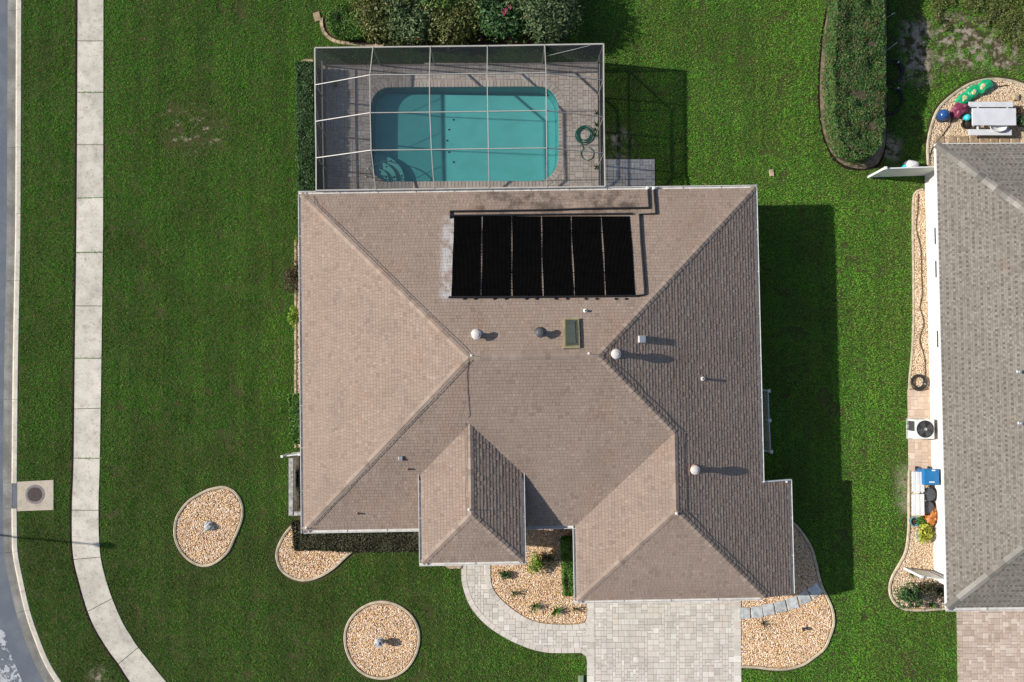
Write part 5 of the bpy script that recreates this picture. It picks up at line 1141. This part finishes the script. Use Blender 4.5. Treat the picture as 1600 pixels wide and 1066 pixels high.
q = W(1205, 270.5); MB().box((q[0], q[1], .055), (.20, .32, .05), .1, ch=.01).build('lawn_stone', 'cream_brick', label='small beige block lying on the right lawn', cat='stone')
q = W(908, 1062); t = thing('irrigation_box', q, 'small pale green utility box beside the driveway edge', 'utility box'); MB().box((q[0], q[1], .05), (.24, .42, .10), ch=.015).build('body', 'utility_green', t); MB().box((q[0], q[1], .108), (.19, .36, .016), ch=.006).build('lid', 'utility_green', t)
# plants in the entry bed
bush('yellow_bush', W(838, 882, .3), (.42, .45), .55, 'leaf_lime', .055, 420, 'yellow green rounded bush in the entry gravel bed', seed=61)
bush('shaded_bush', W(856, 874, .3), (.38, .38), .45, 'leaf_brown', .05, 300, 'dark twiggy bush in the shade beside the yellow green bush', seed=62)
bush('dark_bush', W(789, 898.5, .2), (.30, .20), .3, 'leaf_dark', .045, 600, 'low dark oval bush near the entry path', seed=63)
for k, (px, py, L, n_, mt, lb) in enumerate(((803, 926, .30, 26, 'leaf_olive', 'faint dry grass tuft nearest the dark oval bush'), (835, 946, .38, 46, 'leaf_green', 'spiky grass tuft left of the other two by the path curve'), (868, 953, .38, 46, 'leaf_green', 'spiky grass tuft in the middle of the three by the path curve'), (897, 951, .30, 26, 'leaf_olive', 'small spiky grass tuft nearest the driveway'))):
    strappy('grass_tuft', W(px, py), n_, L, .013, .36, mt, lb, seed=70 + k, group='grass tufts in the entry bed')
strappy('dry_tuft', W(1192, 973), 26, .30, .012, .22, 'leaf_russet', 'dry brown tuft in the right gravel bed', seed=80)
q = W(1253, 981); t = thing('spot_light', q, 'small black garden spot light in the right gravel bed', 'garden light'); MB().lathe((q[0], q[1], 0), [(.02, 0), (.02, .14), (.07, .16), (.075, .26), (.06, .27)], 10).build('body', 'black_rubber', t); MB().lathe((q[0], q[1], .268), [(.055, 0), (.05, .01)], 10).build('lens', 'dark_glass', t)
for k, (px, py) in enumerate(((932.5, 178), (932, 196), (931, 204), (930, 213), (932, 262), (524, 134))):
    strappy('weed', W(px, py), 18 if k < 5 else 26, .22, .02, .16, 'leaf_green', ('weed in the deck joint nearest the upper right cage post', 'weed in the deck joint above the coiled hose', 'weed touching the coiled green hose', 'weed right of the coiled green hose', 'weed in the deck joint below the coiled hose', 'weed patch in the upper left corner of the deck')[k], 'weed', .035, 90 + k)
# ornaments
q = W(327, 822); t = thing('ornament_rocks', q, 'whitish rock pile in the pear shaped gravel bed', 'rock')
for dx, dy, s_, sd_ in ((0, 0, .2, 1), (.13, -.06, .14, 2), (-.08, .12, .13, 3), (.05, .13, .12, 4), (-.1, -.1, .12, 5)): lump((q[0] + dx, q[1] + dy, .03), s_, s_ * .85, s_ * 1.25, 80 + sd_, 9, 6, .10).build('rock', 'pale_stone', t)
q = W(592, 1004, .3); t = thing('garden_ornament', q, 'weathered pale stone urn in the round gravel bed', 'ornament')
MB().lathe((q[0], q[1], 0), [(.17, 0), (.17, .06), (.10, .09), (.07, .2), (.08, .24), (.16, .34), (.19, .46), (.17, .52), (.12, .53), (.10, .45)], 16).build('urn', 'pale_stone', t); lump((q[0], q[1], .47), .12, .12, .12, 90, 9, 6, .14).build('filling', 'pale_stone', t)
# block enclosure by the west wall
t = thing('block_enclosure', W(462, 755), 'low grey block wall enclosure against the left house wall', 'enclosure')
zh = 1.15; A_, B_, C_, D_ = W(451, 716, zh), W(451, 806, zh), W(482, 806, zh), W(482, 716, zh)
MB().prism([A_, (A_[0] + .22, A_[1]), (B_[0] + .22, B_[1]), B_], 0, zh).build('wall', ('block_grey'), t); MB().prism([(B_[0] + .221, B_[1]), (B_[0] + .221, B_[1] + .18), (C_[0], C_[1] + .18), C_], 0, zh - .003).build('wall', 'block_grey', t)
MB().prism([(A_[0] + .02, A_[1] - .02), (A_[0] + .20, A_[1] - .02), (A_[0] + .20, B_[1] + .02), (A_[0] + .02, B_[1] + .02)], zh, zh + .03).build('coping', 'block_grey', t)
MB().box((A_[0] + .55, (A_[1] + B_[1]) / 2 + .3, .4), (.4, .9, .8), ch=.03).build('pump_cabinet', 'grey_bin', t)
a, b = W(452, 709), W(478, 706); fence('enclosure_gate', a, b, 1.3, 'white gate panel at the upper end of the block enclosure', planks=4, post=.08)
t = thing('slat_fence', W(1196, 657), 'white slatted screen fence beside the right house wall in shade', 'fence')
hF = 1.3; fp = [W(1176, 609, hF), W(1200.5, 611, hF), W(1202, 657, hF), W(1204.5, 706, hF), W(1178, 703, hF)]
for k in range(4):
    p, q = Vector(fp[k]), Vector(fp[k + 1]); L = (q - p).length; az = math.atan2((q - p).y, (q - p).x); n_ = max(4, int(L / .075)); me = MB().box((0, 0, 0), (.055, .02, hF - .22)).mesh('slat', 'fence_shade')
    for z_ in (.12, hF - .06): c_ = (p + q) / 2; MB().box((c_.x, c_.y, z_), (L - .09, .035, .07), az).build('rail', 'fence_shade', t)
    for i in range(n_): c_ = p.lerp(q, (i + .5) / n_); link('slat', me, t, loc=(c_.x, c_.y, hF / 2 + .02), rz=az)
for p in fp[1:4]: o = MB().box((p[0], p[1], hF / 2), (.10, .10, hF + .1)).build('post', 'white_plastic', t); MB().box((p[0], p[1], hF + .075), (.14, .14, .05), ch=.03).build('cap', 'white_plastic', o)
a = W(705, 884.5); MB().prism(catmull([W(690, 870), W(693, 880), (W(700, 888)), W(712, 888), W(721, 887), W(721, 870)], 3), 0, .09, taper=.01).build('entry_step', 'cream_brick', label='small pale concrete step left of the entry path', cat='step')
GRASS_OUT.append(WP([(690, 870), (696, 885), (704, 889), (722, 889), (722, 870)]))
# storm drain
q = W(56, 774); t = thing('storm_drain', q, 'square concrete storm drain with round iron cover beside the street', 'storm drain')
dp = WP([(27.5, 752.5), (84.5, 749.5), (84.5, 797), (27.5, 799)]); MB().prism(dp, -.16, .045, taper=.012).build('slab', 'drain_concrete', t); GRASS_OUT.append(dp)
q = W(55.5, 772.5); rg = MB().lathe((q[0], q[1], .04), [(.43, 0), (.43, .012), (.33, .012), (.33, .004)], 32).build('ring', 'ring_metal', t); MB().lathe((q[0], q[1], .04), [(.322, 0), (.322, .013), (.02, .014)], 32).build('cover', 'iron', t)
# street lamp across the road: only its shadow falls into the picture
tip = W(176, 853); Lh = 6.0; b_ = (tip[0] - 1.65 * Lh, tip[1] + .15 * Lh); t = thing('street_lamp', b_, 'dark street lamp across the street whose shadow crosses the sidewalk', 'street lamp')
MB().lathe((b_[0], b_[1], -.1), [(.16, 0), (.15, .5), (.06, .6), (.045, 3), (.035, Lh - .3)], 12).build('pole', 'lamp_post', t); MB().lathe((b_[0], b_[1], Lh - .45), [(.05, 0), (.11, .1), (.15, .35), (.12, .45), (.03, .55)], 12).build('lamp_head', 'lamp_post', t)
# hoses and stakes in the shade behind the long hedge
for k, (px, py, r_) in enumerate(((1392, 114, .50), (1389, 158, .62))):
    coil('black_hose', W(px, py), r_, 2.2, 'black_rubber', .035, ('upper loop of black hose in the shade behind the long hedge', 'lower loop of black hose in the shade behind the long hedge')[k], .05, 60 + k, jitter=.06)
for k, ((x0, y0), (x1, y1)) in enumerate((((1380, 29), (1398, 20)), ((1383, 80), (1401, 67)))):
    a, b = W(x0, y0, .5), W(x1, y1, 1.1); MB().tube([(*a, .1), (*b, 1.1)], .022, 6).build('stake', 'white_plastic', label=('upper' if k == 0 else 'lower') + ' pale stake leaning out behind the long hedge', cat='stake')

# ================================================================== GRASS
sp_ = WP([(1452, -40), (1640, -40), (1640, 60), (1592, 78), (1560, 62), (1520, 40), (1478, 52), (1456, 30)]); x_, y_ = in_poly_points(sp_, 900)
q_ = vnoise(x_, y_, 1.3, 31) * .6 + vnoise(x_, y_, 4.1, 32) * .4; k_ = q_ > .47; x_, y_, q_ = x_[k_], y_[k_], q_[k_]
link('scrub', np_mesh('scrub', leaf_quads(np.stack([x_, y_, .03 + rng.random(len(x_)) * (q_ - .40) * .9], 1), np.repeat([[0, 0, 1.]], len(x_), 0), .045), 4, 'leaf_olive'), kind='stuff', label='low olive scrub in the yard corner behind the neighbouring house', cat='scrub')
nG = 2350000
gxs = rng.uniform(-24, 25, nG).astype(np.float64); gys = rng.uniform(-15, 18, nG)
keep = gxs > np.interp(gys, [p[1] for p in kerb_out][::-1], [p[0] for p in kerb_out][::-1]) + .02
keep &= ~inside(gxs, gys, [hf(hW + .7, hN - .7), hf(hW + .7, hS + .7), hf(eW + .7, hS + .7), hf(eW + .7, eS + 1.2), hf(eE, eS + 1.2), hf(eE, hS), hf(gW + .6, hS), hf(gW + .6, gS + .6), hf(hE - .6, gS + .6), hf(hE - .6, hN - .7)])
keep &= ~inside(gxs, gys, [nf(nW + .6, nN_ - .6), nf(nW + .6, nS + .6), nf(nE, nS + .6), nf(nE, nN_ - .6)])
gxs, gys = gxs[keep], gys[keep]
jit = (vnoise(gxs, gys, 9, 2) - .5) * .05
for po in GRASS_OUT:
    xs = [p[0] for p in po]; ys = [p[1] for p in po]
    bb = (gxs > min(xs)) & (gxs < max(xs)) & (gys > min(ys)) & (gys < max(ys)); idx = np.nonzero(bb)[0]
    if len(idx):
        k = inside(gxs[idx] + jit[idx], gys[idx] + jit[idx], po); mk = np.ones(len(gxs), bool); mk[idx[k]] = False; gxs, gys, jit = gxs[mk], gys[mk], jit[mk]
dn_ = vnoise(gxs, gys, 1.1, 3) * .6 + vnoise(gxs, gys, 3.7, 4) * .4
def box_px(x0, y0, x1, y1):
    a, b = W(x0, y1), W(x1, y0); return (gxs > a[0]) & (gxs < b[0]) & (gys > a[1]) & (gys < b[1])
fine = vnoise(gxs, gys, 6.0, 21) * .5 + vnoise(gxs, gys, 2.2, 22) * .5
def soft(x0, y0, x1, y1, sf=.45):
    a, b = W(x0, y1), W(x1, y0)
    f = lambda v, e0, e1: np.clip((v - e0) / (e1 - e0), 0, 1)
    return f(gxs, a[0] - sf, a[0] + sf) * f(-gxs, -b[0] - sf, -b[0] + sf) * f(gys, a[1] - sf, a[1] + sf) * f(-gys, -b[1] - sf, -b[1] + sf)
pr = np.zeros(len(gxs))
for bx4, am in (((1455, 15, 1600, 115), 1.0), ((1405, 25, 1458, 135), 1.25), ((1374, 208, 1410, 256), 1.2), ((255, 168, 358, 240), .75), ((138, 1046, 174, 1076), 1.0), ((1402, 725, 1422, 802), 1.3), ((942, 200, 990, 250), 1.1)): pr = np.maximum(pr, soft(*bx4) * am)
bare = rng.random(len(gxs)) < pr * np.clip((fine - .36) / .16, 0, 1)
bare |= (dn_ > .78) & (rng.random(len(gxs)) < .7)
keep = ~bare; gxs, gys, dn_ = gxs[keep], gys[keep], dn_[keep]; ng = len(gxs)
a = rng.uniform(0, 6.283, ng); cl_ = vnoise(gxs, gys, 10.5, 12) * .6 + vnoise(gxs, gys, 2.1, 13) * .4; ln = rng.uniform(.025, .06, ng) * (.5 + 1.1 * cl_); lean = rng.uniform(.45, 1.05, ng); wdt = rng.uniform(.006, .013, ng); hz = ln * np.sqrt(1 - (lean * .85) ** 2) * 1.0
cosa, sina = np.cos(a), np.sin(a)
V = np.empty((ng, 3, 3), np.float32)
V[:, 0] = np.stack([gxs - sina * wdt, gys + cosa * wdt, np.full(ng, .003)], 1); V[:, 1] = np.stack([gxs + sina * wdt, gys - cosa * wdt, np.full(ng, .003)], 1)
V[:, 2] = np.stack([gxs + cosa * ln * lean, gys + sina * ln * lean, .006 + hz + .035 * cl_], 1)
link('grass', np_mesh('grass', V, 3, 'grass_blade'), kind='stuff', label='short mown grass blades covering the lawns', cat='grass')
# weeds and grass tufts grown into the sidewalk joints
k = 0; wv = []
for (a_, b_), n_ in (((145, 144.5), 60), ((309.5, 309), 60), ((395, 394), 90), ((560, 559.5), 40), ((716, 716), 60)):
    p0, p1 = Vector(W(121, a_)), Vector(W(161, b_))
    for i in range(n_):
        t = random.choice((.08, .3, .45, .7, .9)) + random.gauss(0, .05); q = p0.lerp(p1, min(max(t, .02), .98)); an = random.uniform(0, 6.28); l_ = random.uniform(.03, .09)
        wv += [(q.x - math.sin(an) * .01, q.y + math.cos(an) * .01, .03), (q.x + math.sin(an) * .01, q.y - math.cos(an) * .01, .03), (q.x + math.cos(an) * l_, q.y + math.sin(an) * l_, .06)]
link('joint_weeds', np_mesh('joint_weeds', np.array(wv), 3, 'grass_blade'), kind='stuff', label='small weeds growing in the sidewalk joints', cat='weeds')
